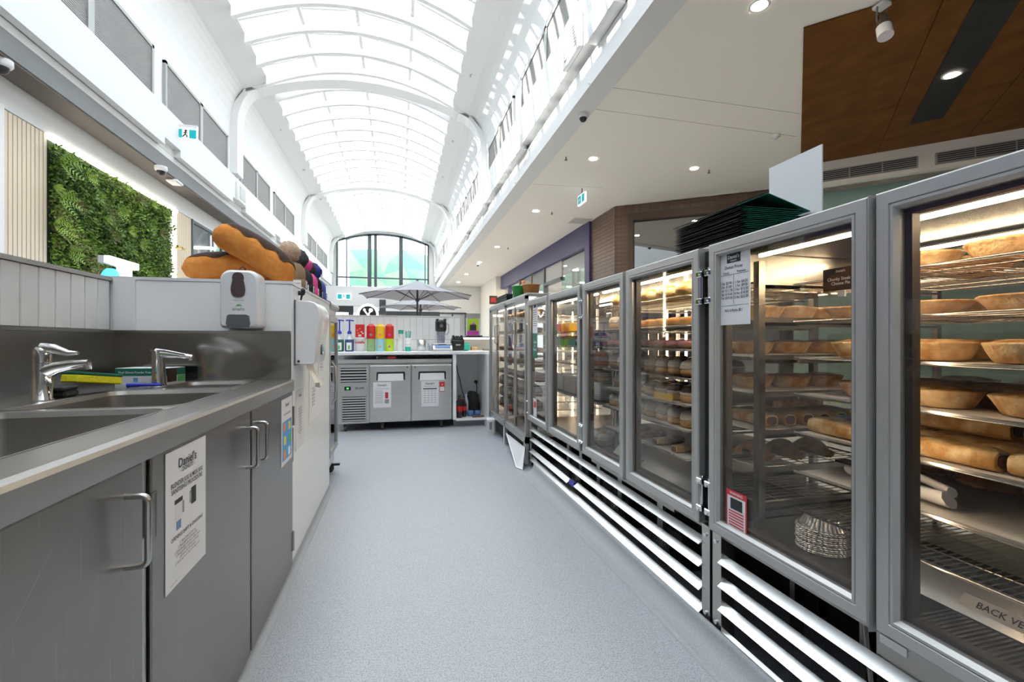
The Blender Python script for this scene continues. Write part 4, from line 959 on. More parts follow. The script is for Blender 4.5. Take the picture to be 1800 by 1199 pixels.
def lump(c, r, seed, mt, name, label, cat):
    random.seed(seed); n, k = 20, 12; mb = MB(); vs_ = []; p5 = lambda q: math.copysign(abs(q) ** .62, q); ph = [random.uniform(0, 6) for _ in range(6)]
    for i in range(k + 1):
        t = PI * i / k
        for j in range(n):
            a = 2 * PI * j / n; w = 1 + .08 * math.sin(3 * a + ph[0] + 2 * t) + .05 * math.sin(5 * a + ph[1]) - .05 * math.sin(7 * t + ph[2] + 2 * a)
            vs_.append((c[0] + r[0] * w * p5(math.sin(t)) * p5(math.cos(a)) * .95, c[1] + r[1] * w * p5(math.sin(t)) * p5(math.sin(a)) * .95, c[2] - r[2] * p5(math.cos(t)) * (1 + .12 * math.sin(2 * a + ph[3]) * math.sin(t))))
    z0 = c[2] - r[2] * .75; vs_ = [(p[0], p[1], max(p[2], z0)) for p in vs_]
    mb.add(vs_, [(i * n + j, i * n + (j + 1) % n, (i + 1) * n + (j + 1) % n, (i + 1) * n + j) for i in range(k) for j in range(n)], 0, True)
    return solo(mb, name, mt, label, cat, (c[0], c[1], z0))
lump((1.0, YF + .42, .2385), (.080, .14, .17), 3, 'black_matte', 'black_bag', 'black cloth bag heaped at the back of the cubby', 'bag')
lump((.83, YF + .48, .1865), (.078, .10, .10), 5, 'black_matte', 'black_bag', 'smaller black bag slumped left of the taller one in the cubby', 'bag')
solo(MB().box(.93, 1.085, YF + .02, YF + .09, .112, .128, bev=.005), 'dark_tray', 'meat', 'flat dark brown tray on the cubby floor near its front', 'tray', (1.0, YF + .05, .112))
solo(MB().tube([(.775, 6.30, ZT - .036), (.765, 6.28, .84), (.785, 6.3, .74), (.80, 6.3, .66), (.83, 6.3, .57), (.85, 6.3, .46), (.87, 6.3, .38), (.90, 6.25, .30)], .006, 8), 'electrical_cable', 'black_plastic', 'black power cord hanging down inside the cubby', 'cord', (.775, 6.3, .30))
pl = MB().cyl((1.07, 6.418, .52), (1.07, 6.37, .52), .024, n=14).tube([(1.07, 6.37, .52), (1.075, 6.35, .45), (1.07, 6.33, .38)], .006, 6)
solo(pl, 'power_plug', 'black_plastic', 'black plug in the back of the cubby', 'plug', (1.07, 6.40, .5))

# things standing on the counter
Yc = 6.15
def pump(label, x, liquid):
    t = thing('pump_bottle', label, 'pump bottle', (x, Yc, ZT), 'syrup pump bottles')
    part(MB().lathe([(.001, 0), (.050, 0), (.056, .012), (.056, .135), (.050, .155)], 22), 'liquid', liquid, t, world=False)
    part(MB().lathe([(.050, .155), (.036, .185), (.022, .215), (.02, .235), (.001, .235)], 22), 'shoulder', 'clear_plastic', t, world=False)
    part(MB().box(-.030, .030, -.058, -.05, .02, .115), 'label', 'paper', t, world=False); part(MB().box(-.012, .012, -.0592, -.057, .03, .08), 'label_print', 'print_green', t, world=False)
    part(MB().lathe([(.026, .228), (.026, .25), (.012, .268), (.009, .27)], 16), 'collar', 'blue_plastic', t, world=False)
    part(MB().cyl((0, 0, .265), (0, 0, .395), .008, n=10).tube([(-.045, 0, .398), (0, 0, .402), (.045, 0, .396), (.05, 0, .388)], .009, 8), 'pump', 'blue_plastic', t, world=False)
pump('pump bottle of green syrup with blue pump, leftmost on the back counter', -.725, 'liquid_green')
pump('pump bottle of blue syrup right of the green one', -.605, 'liquid_blue')
t = thing('spread_tub', 'white plastic tub with red lettering under the red box', 'tub', (-.475, Yc, ZT))
part(MB().lathe([(.001, 0), (.058, 0), (.074, .165), (.078, .168), (.078, .18), (.001, .181)], 26), 'tub_body', 'cup_white', t, world=False)
text('nutella', .044, (0, -.0755, .118), '-y', 'ink_red', t, world=False).data.offset = .0016
t = thing('red_box', 'red cardboard box standing on the white tub', 'box', (-.475, Yc, ZT + .182))
part(MB().box(-.055, .055, -.045, .045, 0, .165, bev=.003), 'carton', 'red_plastic', t, world=False); part(MB().box(-.018, .018, -.047, -.044, .01, .035), 'print', 'paper', t, world=False)
for k, (u, v) in enumerate(((-.03, .09), (.02, .07), (.0, .11), (.035, .05), (-.02, .055))): part(MB().box(u - .009, u + .009, -.047, -.044, v - .007, v + .007), 'print', 'ink_white' if k % 2 else 'print_orange', t, world=False)
def cannister(label, x, top_, bot, mark):
    t = thing('cup_cannister', label, 'canister', (x, Yc, ZT), 'two-tone cup canisters')
    part(MB().lathe([(.001, 0), (.052, 0), (.054, .008), (.054, .165)], 26), 'lower_can', bot, t, world=False)
    part(MB().lathe([(.056, .165), (.056, .32), (.050, .335), (.034, .342), (.032, .356), (.001, .356)], 26), 'upper_can', top_, t, world=False)
    part(MB().cyl((0, -.0545, .215), (0, -.0575, .215), .017, n=16), 'badge', mark, t, world=False)
    part(MB().box(-.012, .012, -.056, -.053, .05, .075), 'badge', mark, t, world=False)
cannister('red over sage green cup canister', -.340, 'red_plastic', 'sage_plastic', 'ink_grey')
cannister('yellow over sky blue cup canister', -.225, 'yellow_plastic', 'sky_plastic', 'print_orange')
cannister('red over lime green cup canister', -.110, 'red_plastic', 'lime_plastic', 'poster_magenta')
t = thing('cup_stack', 'leaning stack of white paper cups with teal cups on top', 'cups', (.02, Yc, ZT))
for k in range(4): part(MB().lathe([(.036 + 0, 0), (.046, .085), (.048, .087), (.001, .087)], 20, (.002 * k, 0, k * .028)), 'cup', 'cup_white', t, world=False)
for k in range(3): part(MB().lathe([(.026, 0), (.034, .05), (.036, .052), (.001, .052)], 18, (.014, 0, .175 + k * .026)), 'small_cup', 'cup_white' if k == 0 else 'teal_plastic', t, world=False)
t = thing('straw_cup', 'spotted white cup holding teal straws', 'cup', (.125, Yc, ZT))
part(MB().lathe([(.036, 0), (.038, .06)], 20), 'cup_band', 'teal_plastic', t, world=False); part(MB().lathe([(.038, .06), (.043, .175), (.041, .175), (.036, .02), (.001, .02)], 20), 'cup_wall', 'cup_white', t, world=False)
for k in range(9): a = k * .7; part(MB().cyl((.016 * math.cos(a), .016 * math.sin(a), .03), (.034 * math.cos(a), .028 * math.sin(a), .262 + .01 * math.sin(k * 3)), .005, n=6), 'straw', 'teal_plastic', t, world=False)
for k in range(8): part(MB().ball((.041 * math.sin(-.9 + k * .26), -.041 * math.cos(-.9 + k * .26), .09 + .05 * (k % 2)), .004, 6, 4), 'spot', 'ink_grey', t, world=False)
t = thing('steel_jug', 'small steel jug with a clear cup beside it', 'jug', (.300, Yc, ZT))
part(MB().lathe([(.001, 0), (.052, 0), (.060, .15), (.058, .15), (.050, .006), (.001, .006)], 24), 'bowl', 'foil', t, world=False); part(MB().tube([(.058, 0, .13), (.085, 0, .11), (.083, 0, .06), (.055, 0, .04)], .006, 8), 'jug_handle', 'foil', t, world=False)
solo(MB().lathe([(.001, 0), (.030, 0), (.040, .10), (.038, .10), (.028, .004)], 18, (.43, Yc + .13, ZT)), 'clear_cup', 'jug_clear', 'clear plastic cup right of the steel jug', 'cup', (.43, Yc + .13, ZT))
t = thing('kitchen_scale', 'steel bench scale with blue display', 'scale', (.565, Yc - .05, ZT))
part(MB().prism([(-.12, 0.004), (.09, 0.004), (.09, .085), (-.06, .085), (-.12, .03)], 'x', -.125, .125), 'scale_body', 'fridge_steel', t, world=False); part(MB().box(-.125, .125, -.07, .10, .092, .10, bev=.003), 'pan', 'steel', t, world=False)
part(MB().add([(-.10, -.1125, .045), (.10, -.1125, .045), (.10, -.0725, .080), (-.10, -.0725, .080)], [(0, 1, 2, 3)]), 'display', 'screen_blue', t, world=False)
part(MB().box(-.05, .05, -.06, .06, .085, .092), 'pan_post', 'black_plastic', t, world=False)
for x in (-.1, .1): part(MB().cyl((x, -.08, 0), (x, -.08, .006), .012, n=10), 'foot', 'rubber', t, world=False)
t = thing('blender_jug', 'clear blender jug with black lid turned up on the scale', 'blender jug', (.555, Yc + .0, ZT + .053))
part(MB().lathe([(.05, .052), (.052, .06), (.062, .20), (.068, .34), (.066, .34), (.058, .2), (.046, .06)], 20), 'jug_wall', 'jug_clear', t, world=False)
part(MB().lathe([(.001, .21), (.066, .21), (.075, .24), (.075, .33), (.068, .36), (.03, .37), (.001, .372)], 8), 'jug_lid', 'black_plastic', t, world=False)
part(MB().cyl((-.0, -.072, .285), (0, -.08, .285), .022, n=16), 'lid_cap', 'grey_plastic', t, world=False)
for sx in (-.05, .05): part(MB().ball((sx, -.02, .365), (.022, .03, .018), 10, 6), 'lid_ear', 'black_plastic', t, world=False)
part(MB().tube([(.068, 0, .32), (.105, 0, .30), (.105, 0, .20), (.065, 0, .16)], .008, 8), 'jug_handle', 'jug_clear', t, world=False)
t = thing('blender_motor', 'black blender motor base at the right end of the counter', 'blender', (.775, Yc, ZT))
part(MB().box(-.085, .085, -.09, .09, .006, .155, bev=.02), 'motor_housing', 'black_plastic', t, world=False); part(MB().prism([(-.08, .15), (-.066, .19), (.066, .19), (.08, .15)], 'y', -.08, .08), 'shoulder', 'black_plastic', t, world=False)
for x in (-.055, .055): part(MB().box(x - .014, x + .014, -.05, .05, .18, .212, bev=.008), 'jug_lug', 'black_plastic', t, world=False)
part(MB().cyl((0, 0, .19), (0, 0, .205), .03, n=16), 'drive', 'grey_plastic', t, world=False); part(MB().box(-.03, .03, -.093, -.089, .075, .092), 'name_plate', 'fridge_steel', t, world=False)
for x in (-.03, 0, .03): part(MB().cyl((x, -.075, .172), (x, -.088, .168), .008, n=10), 'knob', 'grey_plastic', t, world=False)
solo(MB().tube([(.86, Yc, ZT + .006), (.89, Yc - .03, ZT + .006), (.92, Yc - .02, ZT + .006), (.905, Yc + .05, ZT + .006)], .005, 6), 'electrical_cable', 'black_plastic', 'short black cord curling right of the blender base', 'cord', (.88, Yc, ZT))
# poster stand, lit case beside the counter
ps = thing('poster_stand', 'lime and magenta poster in a stand beyond the counter', 'poster', (1.10, 6.9, 0))
part(MB().box(1.02, 1.20, 6.90, 6.91, 1.19, 1.44), 'poster_panel', 'poster_lime', ps); part(MB().box(1.02, 1.20, 6.894, 6.9, 1.19, 1.255), 'lower_band', 'poster_magenta', ps)
part(MB().box(1.06, 1.16, 6.894, 6.9, 1.26, 1.35), 'cup_picture', 'ink', ps); part(MB().ball((1.12, 6.90, 1.35), (.025, .006, .03), 10, 6), 'cup_picture', 'poster_magenta', ps)
part(MB().box(1.20, 1.215, 6.895, 6.915, 1.185, 1.445).box(1.005, 1.02, 6.895, 6.915, 1.185, 1.445), 'stand_edge', 'clear_plastic', ps); part(MB().box(1.0, 1.25, 6.86, 7.0, 1.165, 1.185), 'stand_base', 'black_plastic', ps)
lc = thing('lit_side_case', 'small brightly lit counter case under the poster', 'display case', (1.15, 6.85, 0))
part(MB().box(.9, 1.42, 6.62, 7.1, 0, .955), 'plinth', 'laminate', lc); part(MB().box(.9, 1.42, 7.08, 7.1, .955, 1.15), 'back', 'laminate', lc); part(MB().box(.9, 1.42, 6.62, 7.1, 1.15, 1.164), 'top', 'black_plastic', lc)
part(MB().box(.92, 1.40, 6.64, 6.66, 1.13, 1.15), 'light_strip', 'led_white', lc)
for k, (x, c, n) in enumerate(((1.0, 'teal_plastic', 4), (1.12, 'dough', 2), (1.3, 'ink_grey', 1))):
    for j in range(n): solo(MB().box(x - .045, x + .045, 6.8, 6.9, .956 + j * .03, .982 + j * .03, bev=.004), 'packet', c, ['teal packet in the pile of the lit side case', 'beige packet in the lit side case', 'grey packet at the right of the lit side case'][k], 'packet', (x, 6.85, .956 + j * .03), 'packets in the lit case')

# round emblem sign, parasols
rs = thing('round_sign', 'round black sign with white ring and emblem beyond the tiled wall', 'sign', (-.55, 8.6, 0))
rc_ = Vector((-.53, 8.6, 1.585)); 
def disc(r, y0, y1, c=rc_): return MB().cyl((c.x, y0, c.z), (c.x, y1, c.z), r, n=40)
part(disc(.185, 8.59, 8.62), 'ring', 'sign_white', rs); part(disc(.145, 8.58, 8.592), 'face', 'black_plastic', rs)
for (dx, dz, r) in ((-.06, .075, .022), (.05, .07, .034)): part(disc(r, 8.575, 8.582, rc_ + Vector((dx, 0, dz))), 'emblem', 'sign_white', rs)
part(MB().tube([(rc_.x - .05, 8.578, rc_.z + .05), (rc_.x, 8.578, rc_.z - .02), (rc_.x - .05, 8.578, rc_.z - .09)], .013, 8).tube([(rc_.x + .06, 8.578, rc_.z + .07), (rc_.x + .01, 8.578, rc_.z), (rc_.x + .06, 8.578, rc_.z - .08)], .013, 8), 'emblem', 'sign_white', rs)
part(MB().cyl((-.53, 8.61, 0), (-.53, 8.61, 1.45), .03, n=10), 'post', 'black_plastic', rs)
def parasol(label, c, R, zr, zp, rot):
    t = thing('parasol', label, 'parasol', c, 'grey parasols')
    n = 8; rim = [(R * math.cos(2 * PI * k / n + rot), R * math.sin(2 * PI * k / n + rot)) for k in range(n)]
    cv = MB()
    for k in range(n):
        a, b = rim[k], rim[(k + 1) % n]; m = ((a[0] + b[0]) / 2 * .97, (a[1] + b[1]) / 2 * .97)
        g = []
        for i in range(7):
            s = i / 6; zz = zr + (zp - zr) * (1 - s) ** 1.15 ; row = []
            for j in range(5):
                q = j / 4; x = (a[0] + (b[0] - a[0]) * q) * s; y = (a[1] + (b[1] - a[1]) * q) * s; row.append((x, y, zz - .025 * math.sin(q * PI) * s * -1 * 1.0))
            g += row
        cv.add(g, [(i * 5 + j, i * 5 + j + 1, (i + 1) * 5 + j + 1, (i + 1) * 5 + j) for i in range(6) for j in range(4)], 0, False)
    part(cv, 'canopy', 'fabric_grey', t, world=False)
    part(MB().cyl((0, 0, .1), (0, 0, zp), .024, n=12), 'pole', 'umbrella_pole', t, world=False)
    part(MB().lathe([(.2, zp - .10), (.12, zp - .02), (.02, zp + .01)], 8), 'vent_cap', 'fabric_grey', t, world=False); part(MB().lathe([(.03, zp), (.03, zp + .03), (.001, zp + .045)], 10), 'finial', 'umbrella_pole', t, world=False)
    part(MB().cyl((0, 0, zr - .12), (0, 0, zr - .05), .05, n=12), 'hub', 'umbrella_pole', t, world=False)
    for k in range(n):
        x, y = rim[k]; part(MB().cyl((x * .06, y * .06, zp - .05), (x * .99, y * .99, zr - .012), .010, n=6), 'rib', 'umbrella_pole', t, world=False)
        part(MB().cyl((x * .02, y * .02, zr - .09), (x * .45, y * .45, zr + (zp - zr) * .47), .008, n=6), 'strut', 'umbrella_pole', t, world=False)
    part(MB().lathe([(.001, .0), (.28, .0), (.28, .06), (.05, .10), (.03, .35)], 20), 'base', 'umbrella_pole', t, world=False)
parasol('larger grey parasol just beyond the back counter', (.46, 11.5, 0), 1.42, 2.20, 2.58, .3)
parasol('second grey parasol standing farther back, partly hidden', (.75, 16.0, 0), 1.42, 2.24, 2.60, .5)
# illuminated letter sign on the left
ts = thing('letter_sign', 'glowing white block letter T with a blue disc in front of the plants', 'sign', (-3.3, 7.2, 0))
def at(u, v): return onX(u, v, -3.3)
a0, a1 = at(193, 449), at(245, 461); s0, s1 = at(214, 470), at(233, 470); zt_ = a0.z
part(MB().box(-3.36, -3.30, a0.y, a1.y, zt_ - .085, zt_, bev=.006), 'letter_bar', 'sign_white', ts); part(MB().box(-3.36, -3.30, s0.y, s1.y, 1.55, zt_ - .086, bev=.006), 'letter_stem', 'sign_white', ts)
part(MB().box(-3.42, -3.36, a0.y, a1.y, zt_ - .085, zt_), 'letter_side', 'sign_pink', ts)
part(MB().cyl((-3.36, at(203, 490).y, at(203, 500).z), (-3.32, at(203, 490).y, at(203, 500).z), .19, n=30), 'disc', 'sign_blue', ts)
part(MB().box(-3.5, -3.2, 6.5, 7.6, 0, 1.55), 'plinth', 'laminate', ts)

# ================================================================ RIGHT SIDE: HEATED AND CHILLED CASES
XD, XC, XK = 1.08, 1.13, 1.90            # door face, cabinet front, far side
ZD0, ZD1, ZTOP = .425, 1.443, 1.455
PROF = [(0, XC), (0, XD + .004), (.004, XD), (.030, XD), (.032, XD + .003), (.034, XD), (.040, XD), (.047, XD + .012), (.047, XC)]
def mitre_frame(y0, y1, z0, z1, prof):
    mb = MB(); n = len(prof); vs = []
    for (cy, cz, sy, sz) in ((y0, z0, 1, 1), (y1, z0, -1, 1), (y1, z1, -1, -1), (y0, z1, 1, -1)):
        vs += [(p[1], cy + sy * p[0], cz + sz * p[0]) for p in prof]
    mb.add(vs, [(k * n + i, ((k + 1) % 4) * n + i, ((k + 1) % 4) * n + i + 1, k * n + i + 1) for k in range(4) for i in range(n - 1)]); return mb
def case_door(t, y0, y1, hinge_side, z0=ZD0, z1=ZD1):
    d = part(mitre_frame(y0, y1, z0, z1, PROF), 'door', 'alu_frame', t)
    part(MB().box(XD + .018, XD + .024, y0 + .044, y1 - .044, z0 + .044, z1 - .044), 'pane', 'glass_case', d)
    g = MB()
    for (a, b, c, e) in ((y0 + .047, y0 + .062, z0 + .047, z1 - .047), (y1 - .062, y1 - .047, z0 + .047, z1 - .047), (y0 + .062, y1 - .062, z0 + .047, z0 + .058), (y0 + .062, y1 - .062, z1 - .058, z1 - .047)): g.box(XD + .026, XC, a, b, c, e)
    part(g, 'gasket', 'gasket', d)
    yy = y0 - .004 if hinge_side == 'near' else y1 + .004
    for z in (z0 + .10, z1 - .155):
        hb = MB().cyl((XD + .012, yy, z - .05), (XD + .012, yy, z + .078), .008, n=10)
        for dz in (-.045, .055): hb.box(XD - .004, XD + .03, yy - .016, yy + .016, z + dz - .008, z + dz + .014, bev=.003).cyl((XD - .008, yy, z + dz), (XD + .03, yy, z + dz), .006, n=8)
        part(hb, 'hinge', 'chrome', d)
    if hinge_side == 'far':
        part(MB().prism([(XD - .006, y0 - .006), (XD + .02, y0 - .012), (XC, y0 - .012), (XC, y0), (XD, y0)], 'z', z0 - .01, z1), 'edge_strip', 'alu_frame', d)
    return d
def bars(t, y0, y1, zs, brk=None):
    for i, z in enumerate(zs):
        a = [(XC - .036, z - .018), (XC - .033, z - .0205), (XC - .001, z + .001), (XC - .004, z + .004)]
        if brk and i == brk[0]:
            part(MB().prism(a, 'y', y0, brk[1]), 'louvre_bar', 'alu_slat', t)
            b = [(x - .004, zz - .012) for x, zz in a]; part(MB().prism(b, 'y', brk[2], y1), 'louvre_bar', 'alu_slat', t)
            part(MB().box(XC - .03, XC - .01, brk[1] + .01, brk[2] - .02, z - .03, z), 'tape_patch', 'blue_plastic', t)
        else: part(MB().prism(a, 'y', y0, y1), 'louvre_bar', 'alu_slat', t)
def cabinet(label, y0, y1, doors, loc_y):
    t = thing('display_cabinet', label, 'display cabinet', (1.5, loc_y, 0))
    part(MB().box(XC, XK + .02, y0, y1, ZD1 - .01, ZTOP, bev=.002), 'roof', 'alu_frame', t)
    part(MB().box(XC + .002, XK - .002, y0 + .002, y1 - .002, ZD1 - .016, ZD1 - .0105), 'roof_lining', 'roof_steel', t)
    part(MB().box(XC, XK, y0, y1, ZD0 - .01, ZD0 + .005), 'floor_deck', 'steel_dark', t)
    part(MB().box(XC, XC + .02, y0, y1, ZD0 - .035, ZD0 + .002), 'front_rail', 'steel_dark', t)
    part(MB().box(XK, XK + .008, y0, y1, ZD0, ZD1 - .01), 'customer_pane', 'glass_case', t)
    part(MB().box(1.62, XK, y0 + .01, y1 - .01, .0, ZD0 - .01), 'base_back', 'machine_dark', t)
    for y in (y0, y1 - .045):
        part(MB().box(XC - .02, XC + .035, y, y + .045, .0, ZD0 - .01), 'base_post', 'steel', t); part(MB().box(XK - .03, XK + .008, y, y + .03, .0, ZD1), 'rear_post', 'alu_frame', t)
    part(MB().box(XC - .02, XC + .03, y0 + .045, y1 - .045, .0, .035), 'kick_rail', 'steel', t)
    for d in doors: case_door(t, *d)
    return t
cA = cabinet('nearest glass-door pie cabinet with louvred base, right of the aisle', .24, 1.43, [(.262, .826, 'near'), (.842, 1.415, 'far')], .85)
cB = cabinet('long four-door donut cabinet with louvred base in the middle of the right side', 1.445, 3.80, [(1.470, 2.030, 'near'), (2.052, 2.570, 'far'), (2.610, 3.215, 'near'), (3.240, 3.775, 'far')], 2.6)
bars(cA, .285, 1.385, (.335, .252, .168, .070)); bars(cB, 1.49, 3.755, (.355, .270, .182, .098), (2, 2.75, 2.86))
part(MB().box(XC - .004, XC + .004, 1.386, 1.43, .04, ZD0 - .03), 'corner_plate', 'steel', cA)
for z in (.38, .09): part(MB().cyl((XC - .026, 1.41, z), (XC - .018, 1.41, z), .008, n=10), 'screw', 'chrome', cA); part(MB().cyl((XC - .026, 1.468, z), (XC - .018, 1.468, z), .008, n=10), 'screw', 'chrome', cB)
part(MB().box(XC + .002, XC + .02, 1.70, 2.55, .375, ZD0 - .035), 'apron', 'steel_dark', cB)
part(MB().box(XC, XC + .012, .285, .86, .30, ZD0 - .035), 'apron', 'steel_dark', cA)
ap = part(MB().box(XC - .003, XC, .79, .85, .375, .395), 'rating_plate', 'fridge_steel', cA)
# machinery seen between the bars: uprights and fans
for y in (.45, .75, 1.05, 1.30): part(MB().box(1.34, 1.38, y, y + .02, .03, ZD0 - .01), 'inner_upright', 'steel_dark', cA)
part(MB().cyl((1.28, 1.02, .42), (1.22, .93, .10), .008, n=8), 'pipe', 'steel_dark', cA); part(MB().box(1.30, 1.55, .55, .95, .04, .22), 'compressor', 'black_matte', cA)
for y in (1.62, 2.02, 2.45, 2.75, 3.05, 3.3): part(MB().box(1.28, 1.30, y, y + .05, .03, ZD0 - .01), 'inner_upright', 'steel_dark', cB)
for (u, v) in ((1160, 965), (1076, 895), (1012, 845)):
    p = onX(u, v, 1.24); f = MB()
    for r in (.02, .035, .05, .065, .08): f.tube([(p.x, p.y + r * math.cos(a), p.z + r * math.sin(a)) for a in [2 * PI * k / 24 for k in range(24)]], .0018, 5, closed=True)
    for k in range(4): a = PI / 4 + k * PI / 2; f.cyl((p.x, p.y, p.z), (p.x + .012, p.y + .09 * math.cos(a), p.z + .09 * math.sin(a)), .0022, n=5)
    f.cyl((p.x, p.y, p.z), (p.x + .01, p.y, p.z), .014, n=12)
    fo = part(f, 'fan_guard', 'steel', cB)
    bl = MB().cyl((p.x + .03, p.y, p.z), (p.x + .05, p.y, p.z), .025, n=12)
    for k in range(5):
        a = k * 2 * PI / 5; c, s_ = math.cos(a), math.sin(a); bl.add([(p.x + .035, p.y + .02 * c, p.z + .02 * s_), (p.x + .03, p.y + .075 * math.cos(a + .3), p.z + .075 * math.sin(a + .3)), (p.x + .05, p.y + .075 * math.cos(a - .35), p.z + .075 * math.sin(a - .35))], [(0, 1, 2)])
    part(bl, 'fan_blades', 'machine_dark', fo)
    part(MB().box(p.x + .06, p.x + .16, p.y - .09, p.y + .09, p.z - .09, p.z + .09), 'fan_box', 'machine_dark', cB)
# light strips
def strip(t, x, y0, y1, z, mt='led_warm'):
    part(MB().box(x, x + .012, y0, y1, z, z + .008), 'light_strip', mt, t); part(MB().box(x - .006, x + .018, y0, y1, z + .009, z + .014), 'uplight_blocker', 'alu_frame', t)  # opaque cover added above each strip to block its upward light
strip(cA, 1.20, .30, 1.31, 1.388); strip(cA, 1.72, .30, 1.36, 1.405)
strip(cB, 1.20, 1.50, 2.54, 1.388); strip(cB, 1.72, 1.50, 3.7, 1.405); strip(cB, 1.20, 2.62, 3.72, 1.388, 'led_warm')
for y in (.835,): part(MB().box(XC + .004, XC + .012, y - .004, y + .004, .50, 1.36), 'light_strip', 'led_warm_soft', cA)
for y in (2.66, 2.88): part(MB().box(XK - .045, XK - .035, y - .005, y + .005, .62, 1.33), 'light_strip', 'led_warm_soft', cB)
part(MB().box(XC - .022, XC - .004, 1.4165, 1.4310, ZD0 + .01, ZD1 - .012), 'dark_gap_strip', 'black_matte', cA)  # black strip puts the darkness of the gap between doors into colour
for y in (1.4505, 2.590): part(MB().box(XC - .022, XC - .004, y - .018, y + .018, ZD0 + .01, ZD1 - .012), 'dark_gap_strip', 'black_matte', cB)  # same black stand-ins for the dark gaps beside the long cabinet's doors
part(MB().box(1.14, XK - .02, 1.4465, 1.4485, 1.30, 1.43), 'baffle', 'steel_dark', cB)

# ---- food shapes (prototypes are the first of each kind; the rest are copies)
PROTO = {}
def pie_meshes(R, h, seed):
    random.seed(seed); ph = random.uniform(0, 6)
    wob = lambda a, r, z: 1 + (.025 * math.sin(a * 14 + ph) if z > h * .8 else 0) + .02 * math.sin(2 * a + ph)
    cr = MB().lathe([(.002, .001), (R * .74, .001), (R * .78, .004), (R * .92, h * .6), (R * 1.0, h * .92), (R * 1.03, h), (R * 1.0, h * 1.10), (R * .9, h * 1.07)], 26, wob=wob).mesh('crust', 'pie_crust')
    ld = MB().lathe([(R * .92, h * 1.06), (R * .8, h * 1.14), (R * .5, h * 1.22 + .003 * math.sin(ph)), (.002, h * 1.2)], 26, wob=wob).mesh('lid', 'pie_lid')
    return [('crust', cr), ('lid', ld)]
def roll_meshes(L, w, h):
    n = 16; sec = []
    for k in range(n):
        a = 2 * PI * k / n; c, s_ = math.cos(a), math.sin(a); sec.append((w * math.copysign(abs(c) ** .7, c), h * (.5 + .5 * math.copysign(abs(s_) ** .7, s_))))
    mb = MB(); rows = []; m = 9
    for i in range(m + 1):
        t = i / m; y = (t - .5) * L; g = .90 if i in (0, m) else 1 + .03 * math.sin(i * 1.7)
        rows.append([(p[0] * g, y, p[1] * g) for p in sec])
    vs = [q for R in rows for q in R]
    mb.add(vs, [(i * n + k, (i + 1) * n + k, (i + 1) * n + (k + 1) % n, i * n + (k + 1) % n) for i in range(m) for k in range(n)], 0, True)
    mb.add(rows[0], [tuple(range(n))]); mb.add(rows[-1], [tuple(reversed(range(n)))])
    fl = MB()
    for y in (-L / 2 - .003, L / 2 + .003): fl.add([(p[0] * .6, y, p[1] * .62 + h * .17) for p in sec], [tuple(range(n)) if y < 0 else tuple(reversed(range(n)))])
    fl.prism([(p[0] * .58, p[1] * .6 + h * .18) for p in sec], 'y', -L / 2 - .0028, L / 2 + .0028)
    return [('pastry_wrap', mb.mesh('pastry_wrap', 'pastry')), ('filling', fl.mesh('filling', 'meat'))]
def pasty_meshes():
    mb = MB(); n, k = 14, 9; g = []
    for i in range(n + 1):
        t = PI * i / n; r = .085
        for j in range(k + 1):
            s = j / k; x = -.03 + r * math.sin(t) * s * 1.05; y = -r * 1.15 * math.cos(t) * (.25 + .75 * s); z = .058 * math.sin(PI * min(s * .85 + .15, 1)) ** .8 * math.sin(t) ** .6 + .002
            g.append((x, y, z))
    mb.add(g, [(i * (k + 1) + j, i * (k + 1) + j + 1, (i + 1) * (k + 1) + j + 1, (i + 1) * (k + 1) + j) for i in range(n) for j in range(k)], 0, True)
    mb.add([(q[0], q[1], .001) for q in g[k::k + 1]], [tuple(range(n + 1))])
    cr = MB().tube([(-.03 + .085 * 1.05 * math.sin(PI * i / 24), -.098 * math.cos(PI * i / 24), .008 + .003 * math.sin(i * 2.4)) for i in range(25)], .007, 7)
    return [('pasty_body', mb.mesh('pasty_body', 'pastry_brown')), ('crimped_edge', cr.mesh('crimped_edge', 'pie_lid'))]
def donut_meshes(icing, R=.029, r=.0195):
    b = MB().torus((0, 0, r * .95), R, r, 22, 12, rz=.95).mesh('ring', 'dough')
    ic = MB().torus((0, 0, r * .95), R, r * 1.07, 24, 8, t0=-.10, t1=PI + .12, wob=lambda a, j, k: (.16 * math.sin(a * 6) if j in (0, k) else 0), rz=.97).mesh('icing', icing)
    return [('ring', b), ('icing', ic)]
def bun_meshes(topm, topn, cap):
    b = MB().lathe([(.002, .001), (.036, .001), (.047, .012), (.046, .026), (.04, .034), (.002, .036)], 24).mesh('bun_base', 'dough')
    c = MB().lathe([(.040, .031), (.047, .037), (.046, .045), (.038, .049)], 24, wob=lambda a, q, z: 1 + .05 * math.sin(a * 9)).mesh('cream_layer', 'cream')
    d = MB().lathe([(.044, .044), (.046, .052), (.038, .066), (.02, .074), (.002, .076)], 24).mesh(topn, topm)
    out = [('bun_base', b), ('cream_layer', c), (topn, d)]
    if cap: out.append(('topping_blob', MB().ball((0, 0, .077), (.016, .016, .011), 12, 7).mesh('topping_blob', cap)))
    return out
def croissant_meshes():
    pts = []; rr = []
    for i in range(13):
        a = PI * (i / 12 - .5) * .95; pts.append((.05 * math.cos(a) - .03, .075 * math.sin(a), .034)); rr.append(.006 + .024 * math.cos(a) ** .8 + .0025 * (i % 2))
    return [('pastry_twist', MB().tube(pts, rr, 12).mesh('pastry_twist', 'pastry')), ('glaze', MB().tube([(p[0], p[1], p[2] + .004) for p in pts], [q * .92 for q in rr], 10).mesh('glaze', 'icing_caramel'))]
